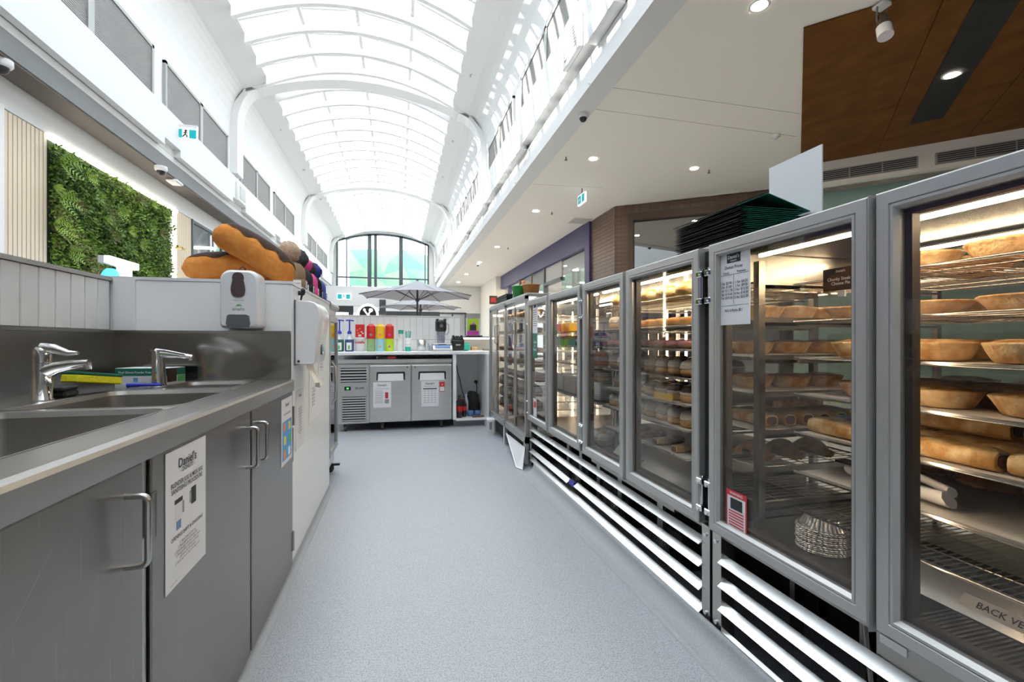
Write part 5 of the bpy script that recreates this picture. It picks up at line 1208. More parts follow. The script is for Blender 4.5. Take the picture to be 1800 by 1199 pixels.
def proto(kind):
    if kind in PROTO: return PROTO[kind]
    PROTO[kind] = {'pie': lambda: pie_meshes(.078, .042, 1), 'flat_pie': lambda: pie_meshes(.085, .030, 2), 'roll': lambda: roll_meshes(.235, .034, .050), 'short_roll': lambda: roll_meshes(.12, .030, .045), 'pasty': pasty_meshes,
        'pink_donut': lambda: donut_meshes('icing_pink'), 'chocolate_donut': lambda: donut_meshes('icing_chocolate', .029, .020), 'white_donut': lambda: donut_meshes('icing_white'), 'caramel_donut': lambda: donut_meshes('icing_caramel'),
        'jam_bun': lambda: bun_meshes('icing_white', 'bun_top', 'jam'), 'cream_bun': lambda: bun_meshes('icing_white', 'bun_top', 'icing_caramel'), 'white_bun': lambda: bun_meshes('cream', 'bun_top', None), 'choc_bun': lambda: bun_meshes('icing_chocolate', 'bun_top', None), 'croissant': croissant_meshes}[kind]()
    return PROTO[kind]
FOOD_NAME = {'pie': ('meat_pie', 'pie'), 'flat_pie': ('flat_pie', 'pie'), 'roll': ('sausage_roll', 'sausage roll'), 'short_roll': ('sausage_roll', 'sausage roll'), 'pasty': ('pasty', 'pasty'), 'pink_donut': ('iced_donut', 'donut'), 'chocolate_donut': ('iced_donut', 'donut'), 'white_donut': ('iced_donut', 'donut'), 'caramel_donut': ('iced_donut', 'donut'), 'jam_bun': ('cream_bun', 'bun'), 'cream_bun': ('cream_bun', 'bun'), 'white_bun': ('cream_bun', 'bun'), 'choc_bun': ('cream_bun', 'bun'), 'croissant': ('croissant', 'pastry')}
def food(kind, loc, rz, label, group, sc_=1.0):
    nm, cat = FOOD_NAME[kind]; t = thing(nm, label, cat, (loc[0], loc[1], loc[2] + .0016), group, rz)
    for n, me in proto(kind): link(n, me, t)
    t.scale = (sc_, sc_, sc_); return t
def wire_shelf(name, label, x0, x1, y0, y1, z, pitch=.035, wire='steel', paper=None, group=None, solid=False, cat='shelf'):
    t = thing(name, label, cat, ((x0 + x1) / 2, (y0 + y1) / 2, z - .012), group)
    fr = MB().tube([(x0, y0, z - .006), (x1, y0, z - .006), (x1, y1, z - .006), (x0, y1, z - .006)], .004, 6, closed=True); part(fr, 'rim', wire, t)
    if solid: part(MB().box(x0, x1, y0, y1, z - .006, z - .002), 'sheet', 'steel', t); part(MB().box(x0 - .002, x0, y0, y1, z - .008, z + .001), 'front_lip', 'alu_slat', t)
    else:
        w = MB(); y = y0 + pitch
        while y < y1: w.cyl((x0, y, z - .004), (x1, y, z - .004), .0016, n=5, caps=False); y += pitch
        x = x0 + .1
        while x < x1: w.cyl((x, y0, z - .007), (x, y1, z - .007), .002, n=5, caps=False); x += .13
        o = part(w, 'wires', wire, t); o['kind'] = 'stuff'
    if paper: part(MB().box(x0 + .01, x1 - .02, y0 + .01, y1 - .01, z - .002, z), 'baking_paper', 'baking_paper', t)
    return t
ordw = ('top', 'second', 'third', 'fourth', 'fifth', 'sixth', 'lowest')
# rack one: pies and rolls behind the nearest doors
ra = thing('tray_rack', 'steel tray rack holding the pies in the nearest cabinet', 'rack', (1.55, .75, ZD0 + .005))
for (x, y) in ((1.50, 1.205), (1.86, 1.205), (1.50, .30), (1.86, .30)): part(MB().box(x - .010, x + .010, y - .008, y + .008, ZD0 + .005, 1.38), 'post', 'steel', ra)
ZA = (1.284, 1.167, 1.05, .935, .814, .69, .576)
for z in ZA:
    for y in (1.198, .30): part(MB().box(1.25, 1.86, y - .006, y + .004, z - .022, z - .014), 'runner', 'steel', ra)
X0, X1_, YA0, YA1 = 1.22, 1.84, .36, 1.185
for i, z in enumerate(ZA):
    wire_shelf('oven_tray' if 1 < i < 5 else 'wire_shelf', f'{ordw[i]} shelf of the rack in the nearest pie cabinet', X0, X1_, YA0, YA1, z, .022 if i < 6 else .018, solid=1 < i < 6, paper=(1 < i < 6), group='shelves of the nearest rack')
def grid(kind, xs, ys, z, label, group, jit=.0025, rz=None, sc_=1.0):
    for x in xs:
        for y in ys: food(kind, (x + random.uniform(-jit, jit), y + random.uniform(-jit, jit), z), random.uniform(0, 6) if rz is None else rz + random.uniform(-.05, .05), label, group, sc_ * random.uniform(.96, 1.01))
random.seed(11)
grid('pie', (1.36, 1.56), (.55, .73, .91), ZA[0], 'golden pie on the top shelf of the nearest cabinet', 'pies on the top shelf')
grid('flat_pie', (1.34, 1.55, 1.74), (.50, .69, .88, 1.07), ZA[1], 'flat pale pie on the second shelf of the nearest cabinet', 'pies on the second shelf')
grid('pie', (1.31, 1.50, 1.70), (.49, .67, .85, 1.03), ZA[2], 'golden pie on the third shelf of the nearest cabinet', 'pies on the third shelf')
grid('pie', (1.33, 1.52, 1.71), (.49, .67, .85, 1.03), ZA[3], 'darker pie on the fourth shelf of the nearest cabinet', 'pies on the fourth shelf')
grid('roll', (1.275, 1.36, 1.445, 1.53, 1.615), (.56, .81, 1.055), ZA[4], 'sausage roll in the bottom layer of the fifth shelf', 'sausage rolls, bottom layer', .004, 0)
grid('roll', (1.40, 1.49, 1.575), (.60, .86), ZA[4] + .052, 'sausage roll in the upper layer of the fifth shelf', 'sausage rolls, upper layer', .004, 0)
grid('pasty', (1.60, 1.74), (.53, .72, .91, 1.09), ZA[5], 'brown pasty at the back of the sixth shelf', 'pasties on the sixth shelf', .004, PI, .86)
tg = thing('serving_tongs', 'white plastic tongs lying on the paper of the sixth shelf', 'tongs', (1.29, .9, ZA[5]))
part(MB().tube([(1.275, .80, .720), (1.285, .88, .717), (1.30, 1.0, .714), (1.31, 1.08, .713)], [.014, .013, .011, .010], 8, flat=2.0), 'arm', 'white_plastic', tg)
part(MB().tube([(1.285, .80, .738), (1.31, .88, .746), (1.335, 1.0, .740), (1.35, 1.08, .733)], [.010, .010, .009, .008], 8, flat=1.6), 'arm', 'white_plastic', tg)
for k in range(4): part(MB().box(1.33 + .012 * k, 1.337 + .012 * k, 1.05, 1.14, .722, .729), 'comb_tooth', 'black_plastic', tg)
# evaporator unit with label on the cabinet deck
ev = thing('vent_unit', 'steel fan unit with sloping front on the deck of the nearest cabinet', 'fan unit', (1.6, .7, ZD0 + .006))
part(MB().prism([(1.34, .432), (1.40, .500), (1.46, .505), (1.84, .505), (1.84, .432)], 'y', .32, 1.02), 'hood', 'steel', ev); part(MB().box(1.41, 1.50, .33, 1.0, .505, .512), 'perforated_strip', 'machine_dark', ev)
pf = MB()
for i in range(34):
    for j in range(3): pf.box(1.424 + j * .025, 1.432 + j * .025, .335 + i * .02, .345 + i * .02, .512, .5128)
o = part(pf, 'perforations', 'steel', ev); o['kind'] = 'stuff'
sl = math.atan2(.068, .06)
part(MB().add([(1.352, .83, .447), (1.352, .60, .447), (1.374, .60, .472), (1.374, .83, .472)], [(0, 1, 2, 3)]), 'label_strip', 'paper', ev)
text('BACK VENT FAN', .022, (1.361, .715, .460), '-x', 'ink', ev, rot=(sl, 0, -PI / 2))
dk = MB()
for i in range(42): dk.box(1.16, 1.33, .34 + i * .012, .346 + i * .012, .431, .4325)
o = part(dk, 'ribbed_mat', 'steel', ev); o['kind'] = 'stuff'
# foil tins: each tin of the stack
def tin():
    fl = lambda a, r, z: 1 + .03 * math.cos(a * 36)
    return MB().lathe([(.045, .036), (.001, .036)], 40).lathe([(.045, .036), (.050, .033), (.066, .003), (.074, .002), (.076, .0), (.074, -.002)], 108, wob=fl, sm=False).mesh('foil_tin', 'foil')
tm = tin()
for k in range(12):
    tag(link('foil_tin', tm, loc=(1.335 + random.uniform(-.002, .002), 1.185 + random.uniform(-.002, .002), ZD0 + .0085 + k * .0062)), 'upturned foil pie tin within the stack on the cabinet floor' if k < 11 else 'topmost upturned foil pie tin of the stack on the cabinet floor', 'pie tin', 'stacked foil pie tins')
# name card
nc = thing('name_card', 'black card naming a pie, standing on the top shelf', 'card', (1.207, 1.09, ZA[0]))
p = onX(1478, 490, 1.207)
part(MB().box(1.207, 1.209, p.y - .055, p.y + .055, p.z - .032, p.z + .032), 'card', 'menu_black', nc); text('Chunky Steak &\nCheese Pie', .0125, (1.2055, p.y, p.z - .006), '-x', 'ink_white', nc); text("Daniel's", .009, (1.2055, p.y, p.z + .022), '-x', 'ink_white', nc)
part(MB().box(1.208, 1.214, p.y - .01, p.y + .01, p.z - .05, p.z - .032), 'clip', 'clear_plastic', nc)

# rack two: between the cabinets
rb = thing('tray_rack', 'steel tray rack with side runners behind the second door', 'rack', (1.53, 1.52, ZD0 + .005))
for (x, y) in ((1.256, 1.368), (1.82, 1.368), (1.256, 1.665), (1.82, 1.665)): part(MB().box(x - .013, x + .013, y - .013, y + .013, ZD0 + .005, 1.385), 'post', 'steel', rb)
ZB2 = (1.32, 1.185, 1.05, .916, .78, .645, .52)
for z in ZB2:
    for y in (1.368, 1.665): part(MB().box(1.256, 1.82, y - .006 if y < 1.5 else y - .010, y + .010 if y < 1.5 else y + .006, z - .030, z - .018).box(1.256, 1.82, y - .006, y - .003, z - .03, z), 'runner', 'steel', rb)
for i, z in enumerate(ZB2):
    wire_shelf('oven_tray', f'{ordw[i]} tray of the rack behind the second door', 1.265, 1.81, 1.385, 1.648, z, .03, solid=(0 < i < 5), paper=(0 < i < 5), group='trays of the second rack')
grid('pie', (1.40, 1.56, 1.72), (1.515,), ZB2[1], 'golden pie on the second tray of the rack behind the second door', 'pies on the second rack', .004)
grid('pie', (1.36, 1.53, 1.70), (1.515,), ZB2[2], 'golden pie on the third tray of the rack behind the second door', 'pies on the second rack', .004)
grid('pie', (1.36, 1.53, 1.70), (1.515,), ZB2[3], 'brown pie on the fourth tray of the rack behind the second door', 'pies on the second rack', .004)
for (x) in (1.34, 1.42, 1.50, 1.58, 1.66, 1.74): food('roll', (x, 1.515, ZB2[4]), random.uniform(-.06, .06), 'sausage roll on the fifth tray of the rack behind the second door', 'rolls on the second rack', .98)
for (x) in (1.48, 1.60): food('short_roll', (x, 1.50, ZB2[4] + .052), PI / 2, 'short sausage roll on top of the others on the fifth tray', 'rolls on the second rack')
for (x) in (1.36, 1.5, 1.64): food('pasty', (x, 1.515, ZB2[5]), 0, 'brown pasty on the sixth tray of the rack behind the second door', 'pasties on the second rack')

# donut shelves behind door three
ZC3 = (1.30, 1.17, 1.065, .94, .824, .713, .59)
def shelf_posts(name, label, y0, y1):
    t = thing(name, label, 'rack', (1.52, (y0 + y1) / 2, ZD0 + .005))
    for y in (y0 - .012, y1 + .012):
        for x in (1.30, 1.86): part(MB().box(x - .008, x + .008, y - .008, y + .008, ZD0 + .005, 1.38), 'post', 'steel', t)
    for z in ZC3:
        for y in (y0 - .006, y1 + .006): part(MB().box(1.24, 1.86, y - .004, y + .004, z - .022, z - .014), 'runner', 'steel', t)
    return t
shelf_posts('shelf_frame', 'steel frame carrying the donut shelves of the long cabinet', 1.71, 2.54)
for i, z in enumerate(ZC3): wire_shelf('wire_shelf' if i < 2 else 'glass_tray', f'{ordw[i]} donut shelf of the long cabinet', 1.20, 1.84, 1.715, 2.535, z, .03, solid=i > 1, paper=i in (1, 4, 5, 6), group='donut shelves')
ry = [1.782 + .1015 * k for k in range(8)]
grid('croissant', (1.27, 1.40), [1.80 + .16 * k for k in range(5)], ZC3[0], 'glazed croissant on the top donut shelf', 'croissants on the top donut shelf', .002, PI)
grid('white_bun', (1.27,), ry[5:], ZC3[1], 'white-topped bun on the second donut shelf', 'buns on the second donut shelf'); grid('caramel_donut', (1.27, 1.38), ry[:5], ZC3[1], 'caramel donut on the second donut shelf', 'donuts on the second donut shelf')
grid('pink_donut', (1.26, 1.37, 1.48), ry, ZC3[2], 'pink iced donut on the third donut shelf', 'pink iced donuts')
grid('cream_bun', (1.27, 1.38), ry, ZC3[3], 'cream bun with caramel top on the fourth donut shelf', 'cream buns'); grid('choc_bun', (1.50,), ry, ZC3[3], 'chocolate bun at the back of the fourth donut shelf', 'chocolate buns')
grid('choc_bun', (1.27, 1.38), ry[:4], ZC3[4], 'chocolate bun on the fifth donut shelf', 'chocolate buns'); grid('white_bun', (1.30, 1.41), ry[4:], ZC3[4], 'white cream bun on the fifth donut shelf', 'white cream buns')
grid('jam_bun', (1.27, 1.385), ry, ZC3[5], 'jam-topped cream bun on the sixth donut shelf', 'jam-topped buns')
for y in (1.84, 2.0, 2.16, 2.32): food('roll', (1.30, y, ZC3[6]), PI / 2 + .1, 'long filled bun on the lowest donut shelf', 'long buns on the lowest donut shelf', .7)
yt_ = onX(1168, 698, 1.205); solo(MB().box(1.196, 1.199, yt_.y - .075, yt_.y + .075, ZC3[4] + .002, ZC3[4] + .034), 'price_tag', 'yellow_plastic', 'yellow strip tag on the front edge of the fifth donut shelf', 'tag', (1.197, yt_.y, ZC3[4]))
eh = thing('vent_unit', 'steel fan unit on the deck below the donut shelves', 'fan unit', (1.55, 2.1, ZD0 + .006)); part(MB().prism([(1.25, .432), (1.31, .505), (1.40, .515), (1.84, .515), (1.84, .432)], 'y', 1.72, 2.5), 'hood', 'steel', eh); part(MB().box(1.262, 1.264, 2.2, 2.4, .46, .475), 'label_strip', 'paper', eh)

# drinks and packs behind doors four to six
shelf_posts('shelf_frame', 'steel frame carrying the drinks shelves at the far end of the long cabinet', 2.60, 3.70)
for i, z in enumerate(ZC3):
    if i in (1, 2, 3, 5): wire_shelf('glass_tray', f'{ordw[i]} drinks shelf at the far end of the long cabinet', 1.20, 1.84, 2.605, 3.695, z, .03, solid=True, group='drinks shelves')
def small_bottle(loc, body, cap, label, group, h=.15, r=.026): return bottle(label, loc, h, r, body, cap, 'paper', group)
for k in range(9): bottle('small purple juice bottle on the upper drinks shelf', (1.27, 2.65 + .055 * k, ZC3[2]), .098, .022, 'knit_blue' if k % 3 else 'poster_magenta', 'paper', 'paper', 'juice bottles on the upper drinks shelf')
for k in range(8): bottle('orange juice bottle on the middle drinks shelf', (1.27, 2.66 + .06 * k, ZC3[3]), .115, .024, 'print_orange', 'blue_plastic', 'paper', 'juice bottles on the middle drinks shelf')
for k, c in enumerate(('yellow_plastic', 'yellow_plastic', 'red_plastic', 'yellow_plastic', 'red_plastic')): solo(MB().box(1.24, 1.34, 3.20 + .095 * k, 3.285 + .095 * k, ZC3[1], ZC3[1] + .07, bev=.004), 'snack_box', c, ['yellow', 'yellow', 'red', 'yellow', 'red'][k] + f' snack box, {["first", "second", "third", "fourth", "fifth"][k]} from the near end of its shelf', 'box', (1.29, 3.24 + .095 * k, ZC3[1]), 'snack boxes')
for k in range(4): solo(MB().box(1.24, 1.34, 3.20 + .12 * k, 3.305 + .12 * k, ZC3[2], ZC3[2] + .075, bev=.004), 'snack_box', 'teal_plastic', f'teal snack box, {["nearest", "second", "third", "farthest"][k]} on the shelf under the yellow ones', 'box', (1.29, 3.25 + .12 * k, ZC3[2]), 'teal snack boxes')
for k in range(3): solo(MB().box(1.24, 1.60, 2.66 + .34 * k, 2.97 + .34 * k, ZC3[5] + .001, ZC3[5] + .125, bev=.01), 'storage_tub', ['clear_plastic', 'fridge_steel', 'clear_plastic'][k], ['nearest', 'middle', 'farthest'][k] + ' grey storage tub low in the far end of the long cabinet', 'tub', (1.42, 2.8 + .34 * k, ZC3[5]), 'storage tubs')
grid('jam_bun', (1.28, 1.39), (2.68, 2.79, 2.90, 3.01), ZC3[5] + .126, 'jam-topped bun on a storage tub', 'buns on tubs'); 
grid('cream_bun', (1.28, 1.39), (2.68, 2.79, 2.9), .4315, 'cream bun on the deck of the long cabinet', 'buns on the deck')

# ---- sliding-door case at the far end
YC0, YC1, ZC0, ZC1 = 3.83, 5.47, .24, 1.50
cC = thing('sliding_case', 'tall sliding-door pastry case at the far end of the right side', 'display cabinet', (1.5, 4.65, 0))
part(MB().box(XD + .01, XK, YC0, YC1, ZC1 - .01, ZC1 + .022, bev=.003), 'roof', 'fridge_steel', cC); part(MB().box(XD + .01, XK, YC0, YC1, ZC0 - .03, ZC0 + .01), 'floor_deck', 'steel', cC)
part(MB().box(XD, XD + .03, YC0, YC1, ZC0 - .04, ZC0 + .02), 'bottom_track', 'alu_frame', cC); part(MB().box(XD, XD + .03, YC0, YC1, ZC1 - .03, ZC1 + .0), 'top_track', 'alu_frame', cC)
part(MB().box(XK, XK + .008, YC0, YC1, ZC0, ZC1), 'customer_pane', 'glass_case', cC)
part(MB().box(XD + .06, XK, YC0 + .02, YC1 - .02, .03, ZC0 - .03), 'base', 'machine_dark', cC)
for y in (YC0, (YC0 + YC1) / 2 - .015, YC1 - .03): part(MB().box(XD, XD + .03, y, y + .03, 0.02, ZC1), 'upright', 'alu_frame', cC)
yq = [YC0 + .03, 4.24, 4.63, 4.67, 5.08, YC1 - .03]
for k, (a, b, x) in enumerate(((YC0 + .03, 4.26, XD + .004), (4.22, 4.635, XD + .016), (4.665, 5.08, XD + .004), (5.04, YC1 - .03, XD + .016))):
    fr = MB()
    for (p, q, r, s_) in ((a, a + .016, ZC0 + .02, ZC1 - .03), (b - .016, b, ZC0 + .02, ZC1 - .03), (a, b, ZC0 + .02, ZC0 + .04), (a, b, ZC1 - .05, ZC1 - .03)): fr.box(x, x + .010, p, q, r, s_)
    d = part(fr, 'sliding_door', 'alu_frame', cC); part(MB().box(x + .003, x + .007, a + .016, b - .016, ZC0 + .04, ZC1 - .05), 'pane', 'glass_case', d)
    if k in (1, 3): part(MB().tube([(x - .002, a + .008, 1.06), (x - .035, a + .008, 1.08), (x - .035, a + .008, 1.27), (x - .002, a + .008, 1.29)], .006, 8), 'handle', 'steel', d)
ZCC = (1.33, 1.18, 1.0, .87, .74, .61, .48, .35)
for i, z in enumerate(ZCC): part(MB().box(1.16, 1.82, YC0 + .035, YC1 - .035, z - .006, z), 'shelf', 'steel' if i != 2 else 'alu_frame', cC)
for y in (YC0 + .4, 4.7, 5.2): part(MB().box(1.86, 1.868, y, y + .008, .3, 1.42), 'light_strip', 'led_warm_soft', cC)
part(MB().box(1.18, 1.19, YC0 + .05, YC1 - .05, 1.452, 1.462), 'light_strip', 'led_cool', cC)
kinds = ['croissant', 'chocolate_donut', 'pink_donut', 'caramel_donut', 'white_donut', 'cream_bun', 'jam_bun', 'white_bun']
for i, z in enumerate(ZCC):
    k = kinds[i]; nm = k.replace('_', ' ')
    for j in range(13 if i else 9):
        if i == 4 and j < 4: continue
        food(k, (1.23 + .01 * (j % 2), 3.95 + j * (.118 if i else .168), z), random.uniform(0, 6) if i else PI, f'{nm} on the {["top", "second", "third", "fourth", "fifth", "sixth", "seventh", "lowest"][i]} shelf of the sliding-door case', f'row of {nm}s in the sliding-door case')
for j in range(3): solo(MB().box(1.19, 1.31, 3.90 + .12 * j, 4.01 + .12 * j, .7415, .80, bev=.004), 'cake_carton', 'red_plastic' if j != 1 else 'paper', ['nearest red carton', 'white carton between red ones', 'second red carton'][j] + ' on the fifth shelf of the sliding-door case', 'carton', (1.25, 3.95 + .12 * j, .74), 'cartons in the sliding-door case')
for y in (3.95, 4.75, 5.3): part(MB().cyl((XD + .03, y, 0), (XD + .03, y, ZC0 - .03), .018, n=12), 'foot', 'white_plastic', cC)
a, b, c_, d_ = onZ(905, 768, .03), onZ(931, 795, .03), onZ(926, 806, .006), onZ(917, 807, .006)
kp = MB().add([(1.072, 4.55, .16), (1.074, 3.825, .17), (1.02, 3.71, .016), (.985, 3.80, .014), (1.072, 4.55, .152), (1.074, 3.825, .162), (1.02, 3.71, .008), (.985, 3.80, .006)], [(0, 1, 2, 3), (7, 6, 5, 4), (0, 4, 5, 1), (1, 5, 6, 2), (2, 6, 7, 3), (3, 7, 4, 0)])
solo(kp, 'fallen_kick_panel', 'white_plastic', 'white kick panel hanging loose onto the floor under the sliding-door case', 'panel', (1.05, 3.9, 0))
for (y) in (5.15,): solo(MB().box(1.0, 1.09, y, y + .16, .16, .20, bev=.01), 'cable_trunking', 'white_plastic', 'white plastic block on the foot of the sliding-door case', 'block', (1.05, y + .08, .16))

# ---- notices on the doors
e, tx, rect = sheet('price_list', 'white price list taped inside the second cabinet door', '-x', (1.0965, 1.305, 1.280), .148, .250)
rect(-.032, .032, .085, .118, 'ink', 'logo_dome'); tx("Daniel's", .017, 0, .104, 'ink_white', name='logo'); tx('DONUTS', .007, 0, .091, 'ink_white', name='logo'); tx('Donut Prices', .0155, 0, .070)
tx('Classic', .011, -.036, .052); tx('Premium', .011, .036, .052); rect(-.068, .068, .0445, .0455, 'ink', 'rule'); rect(-.0006, .0006, -.055, .044, 'ink', 'rule')
tx('1 for $3.90\n2 for $7.80\n3 for $11.70\n4 for $15.60\n5 for $19.50', .0125, -.036, -.008, 'ink'); tx('1 for $4.50\n2 for $9.00\n3 for $13.50\n4 for $18.00\n5 for $22.50', .0125, .036, -.008)
rect(-.068, .068, -.060, -.059, 'ink', 'rule'); tx('ALL 6 Packs $21', .0125, 0, -.076)
e, tx, rect = sheet('warning_sticker', 'red-bordered warning sticker low on the second cabinet door', '-x', (1.0965, 1.293, .528), .094, .135, 'sticker', 'ink_red')
rect(-.041, .041, -.062, .048, 'paper', 'white_field'); tx('WARNING', .0125, 0, .058, 'ink_white'); rect(-.026, .028, .006, .042, 'ink', 'picture', .0025)
for k in range(6): rect(-.034, .034, -.004 - k * .0095, .0 - k * .0095, 'ink_red', 'text_line', .0025)
e, tx, rect = sheet('price_list', 'narrow white price list on the farthest hinged door', '-x', (1.0965, 3.60, 1.29), .13, .25); rect(-.03, .03, .085, .11, 'ink', 'logo_dome')
for k in range(8): rect(-.05, .05, .06 - k * .018, .066 - k * .018, 'ink_grey', 'text_line')
e, tx, rect = sheet('green_notice', 'green notice under the price list on the farthest hinged door', '-x', (1.0965, 3.60, 1.06), .13, .20, 'notice', 'menu_green'); tx('Coffee\n&\nDonuts', .03, 0, 0, 'ink_white')
e, tx, rect = sheet('warning_sticker', 'pale pink sticker low on the farthest hinged door', '-x', (1.0965, 3.60, .55), .09, .15, 'sticker', 'sign_pink'); rect(-.03, .03, 0, .05, 'ink_red', 'picture')

# ---- on top of the cabinets
random.seed(4)
for k in range(24):
    t = thing('menu_folder', 'black folder with green lining within the tall stack on the cabinets' if k < 23 else 'topmost black folder of the stack, bent open like a roof', 'folder', (1.44, 1.72, ZTOP + .004 + k * .0076), 'stacked black folders', random.uniform(-.03, .03))
    if k < 23:
        jx = random.uniform(-.007, .007); cv = MB(); ln = MB(); z = .0
        for (bld, x0, x1, y0, y1, za, zb) in ((cv, -.145 + jx, .135 + jx, -.205, .215, .0044, .0058), (ln, -.125 + jx, .150 + jx, -.215, .20, .0012, .0026)):
            n = 8; g = []
            for i in range(n + 1):
                s_ = i / n; y = y0 + (y1 - y0) * s_; dz = .006 * (2 * s_ - 1) ** 2 * (k % 3 - 1) * .06
                g += [(x0, y, za + dz), (x1, y, za + dz + .002), (x1, y, zb + dz + .002), (x0, y, zb + dz)]
            bld.add(g, [(i * 4 + j, i * 4 + (j + 1) % 4, (i + 1) * 4 + (j + 1) % 4, (i + 1) * 4 + j) for i in range(n) for j in range(4)] + [(0, 3, 2, 1), (n * 4, n * 4 + 1, n * 4 + 2, n * 4 + 3)])
    else:
        pr_ = [(-.16, 0), (-.02, .055), (.17, .0), (.17, .003), (-.02, .059), (-.16, .003)]
        cv = MB().prism(pr_, 'y', -.20, .21); ln = MB().prism([(-.155, -.003), (-.02, .051), (.19, -.004), (.19, -.001), (-.02, .054), (-.155, 0)], 'y', -.215, .20)
    part(cv, 'cover', 'menu_black', t, world=False); part(ln, 'lining', 'menu_green', t, world=False)
for k in range(5):
    solo(MB().box(1.30, 1.56, 2.02 + .02 * k, 2.32 + .03 * k, ZTOP + .002 + k * .007, ZTOP + .006 + k * .007), 'loose_folder', 'menu_black', ['lowest', 'second', 'third', 'fourth', 'topmost'][k] + ' black folder fanned out behind the tall stack', 'folder', (1.43, 2.2, ZTOP + .002 + k * .007), 'fanned black folders')
ws = thing('sign_board', 'blank white sign board standing on the nearest cabinet', 'sign', (1.64, 1.59, ZTOP))
part(MB().box(1.637, 1.643, 1.46, 1.725, ZTOP + .012, 1.885), 'panel', 'paper_glossy', ws); part(MB().box(1.61, 1.67, 1.46, 1.725, ZTOP + .001, ZTOP + .012), 'foot', 'clear_plastic', ws)
zk = ZC1 + .023
def crate(t, x0, x1, y0, y1, z0, h, mt):
    mb = MB().box(x0, x1, y0, y1, z0, z0 + .006)
    for (a, b, c, d) in ((x0, x0 + .008, y0, y1), (x1 - .008, x1, y0, y1), (x0, x1, y0, y0 + .008), (x0, x1, y1 - .008, y1)): mb.box(a, b, c, d, z0, z0 + h)
    return part(mb, 'tray_body', mt, t)
for k in range(3):
    t = thing('black_tray', ['lowest', 'middle', 'uppermost'][k] + ' black plastic tray stacked on the sliding-door case', 'tray', (1.35, 5.2, zk + k * .035), 'stacked black trays'); crate(t, 1.17, 1.52, 4.92, 5.42, zk + .001 + k * .035, .03, 'black_plastic'); part(MB().box(1.16, 1.53, 4.91, 5.43, zk + .026 + k * .035, zk + .032 + k * .035).box(1.2, 1.5, 4.95, 5.4, zk + .02 + k * .035, zk + .026 + k * .035), 'rim', 'black_plastic', t)
def spray(label, c, mt, cap, h=.17, r=.034):
    t = thing('cleaning_bottle', label, 'bottle', c, 'cleaning bottles'); part(MB().lathe([(.001, 0), (r, 0), (r, h * .68), (r * .45, h * .84), (r * .4, h * .9)], 18), 'bottle_body', mt, t, world=False); part(MB().lathe([(r * .5, h * .88), (r * .5, h), (.001, h)], 14), 'cap', cap, t, world=False)
spray('white bottle on the sliding-door case beside the black trays', (1.25, 4.83, zk), 'cup_white', 'screen_blue'); spray('teal bottle between the white and the peach ones', (1.25, 4.72, zk), 'teal_plastic', 'teal_plastic'); spray('peach bottle with orange cap behind the green box', (1.27, 4.60, zk), 'bottle_peach', 'print_orange', .21, .04)
for (nm, x, y, mt, lb) in (('basket', 1.27, 4.30, 'basket_orange', 'orange tapered basket on the sliding-door case'), ('basket', 1.20, 4.46, 'basket_green', 'small green basket next to the orange one')):
    t = thing(nm, lb, 'basket', (x, y, zk)); w = .085 if 'orange' in lb else .05
    part(MB().lathe([(.001, .001), (w * .8, .001), (w, .125), (w * 1.05, .127), (w * .97, .13), (w * .78, .01)], 20), 'basket_wall', mt, t, world=False); part(MB().tube([(w * math.cos(a), w * math.sin(a), .127) for a in [2 * PI * i / 20 for i in range(20)]], .005, 6, closed=True), 'rim', mt, t, world=False)
solo(MB().cyl((1.29, 4.36, zk + .02), (1.31, 4.40, zk + .26), .009, n=8), 'wooden_handle', 'brown_tile', 'brown stick standing in the orange basket', 'stick', (1.29, 4.36, zk + .02))

# ================================================================ CEILING FIXTURES
def downlight(p, label, r=.085):
    t = thing('downlight', label, 'downlight', (p.x, p.y, p.z), 'ceiling downlights')
    part(MB().lathe([(r * .78, -.001), (r, -.006), (r * 1.12, -.001), (r * 1.12, 0)], 24, p), 'bezel', 'white_paint', t); part(MB().cyl((p.x, p.y, p.z - .004), (p.x, p.y, p.z), r * .78, n=20), 'lens', 'downlight_emit', t)
dls = ((1335, 10, 'nearest white-ceiling downlight at the top of the picture'), (1043, 279, 'downlight left of the pair beyond the dome camera'), (1220, 296, 'downlight near the brown tiled corner'), (942, 371, 'downlight near the hanging exit sign'), (874, 434, 'downlight over the purple shop'), (843, 461, 'downlight far down the right ceiling'), (820, 482, 'second farthest downlight of the right ceiling'), (806, 496, 'farthest downlight of the right ceiling'))
for u, v, lb in dls: downlight(onZ(u, v, ZS - .001), lb)
downlight(onZ(1673, 132, ZS - .037), 'downlight set in the black strip of the timber ceiling')
def dome(p, label, r=.075, up=1):
    t = thing('dome_camera', label, 'camera', (p.x, p.y, p.z)); part(MB().lathe([(r, 0), (r, -.05), (r * .8, -.075), (.001, -.075)], 20, p), 'housing', 'white_plastic', t); part(MB().ball((p.x, p.y, p.z - .075), (r * .7, r * .7, r * .75), 16, 8), 'lens_dome', 'black_plastic', t)
dome(onZ(1025, 198, ZS), 'dome camera on the white right ceiling'); dome(onZ(840, 463, ZS), 'small far dome camera on the right ceiling', .07)
dome(onZ(283, 293, 3.925), 'dome camera under the left taupe soffit', .09); dome(onZ(2, 105, 3.925), 'dome camera at the left picture edge', .09)
p = onZ(307, 318, 3.925); t = thing('wifi_unit', 'flat white unit beside the camera under the left soffit', 'unit', p); part(MB().box(p.x - .09, p.x + .09, p.y - .13, p.y + .13, p.z - .05, p.z, bev=.02), 'cover', 'white_plastic', t); part(MB().box(p.x - .07, p.x + .07, p.y - .1, p.y + .1, p.z - .055, p.z - .05), 'face', 'paper', t)
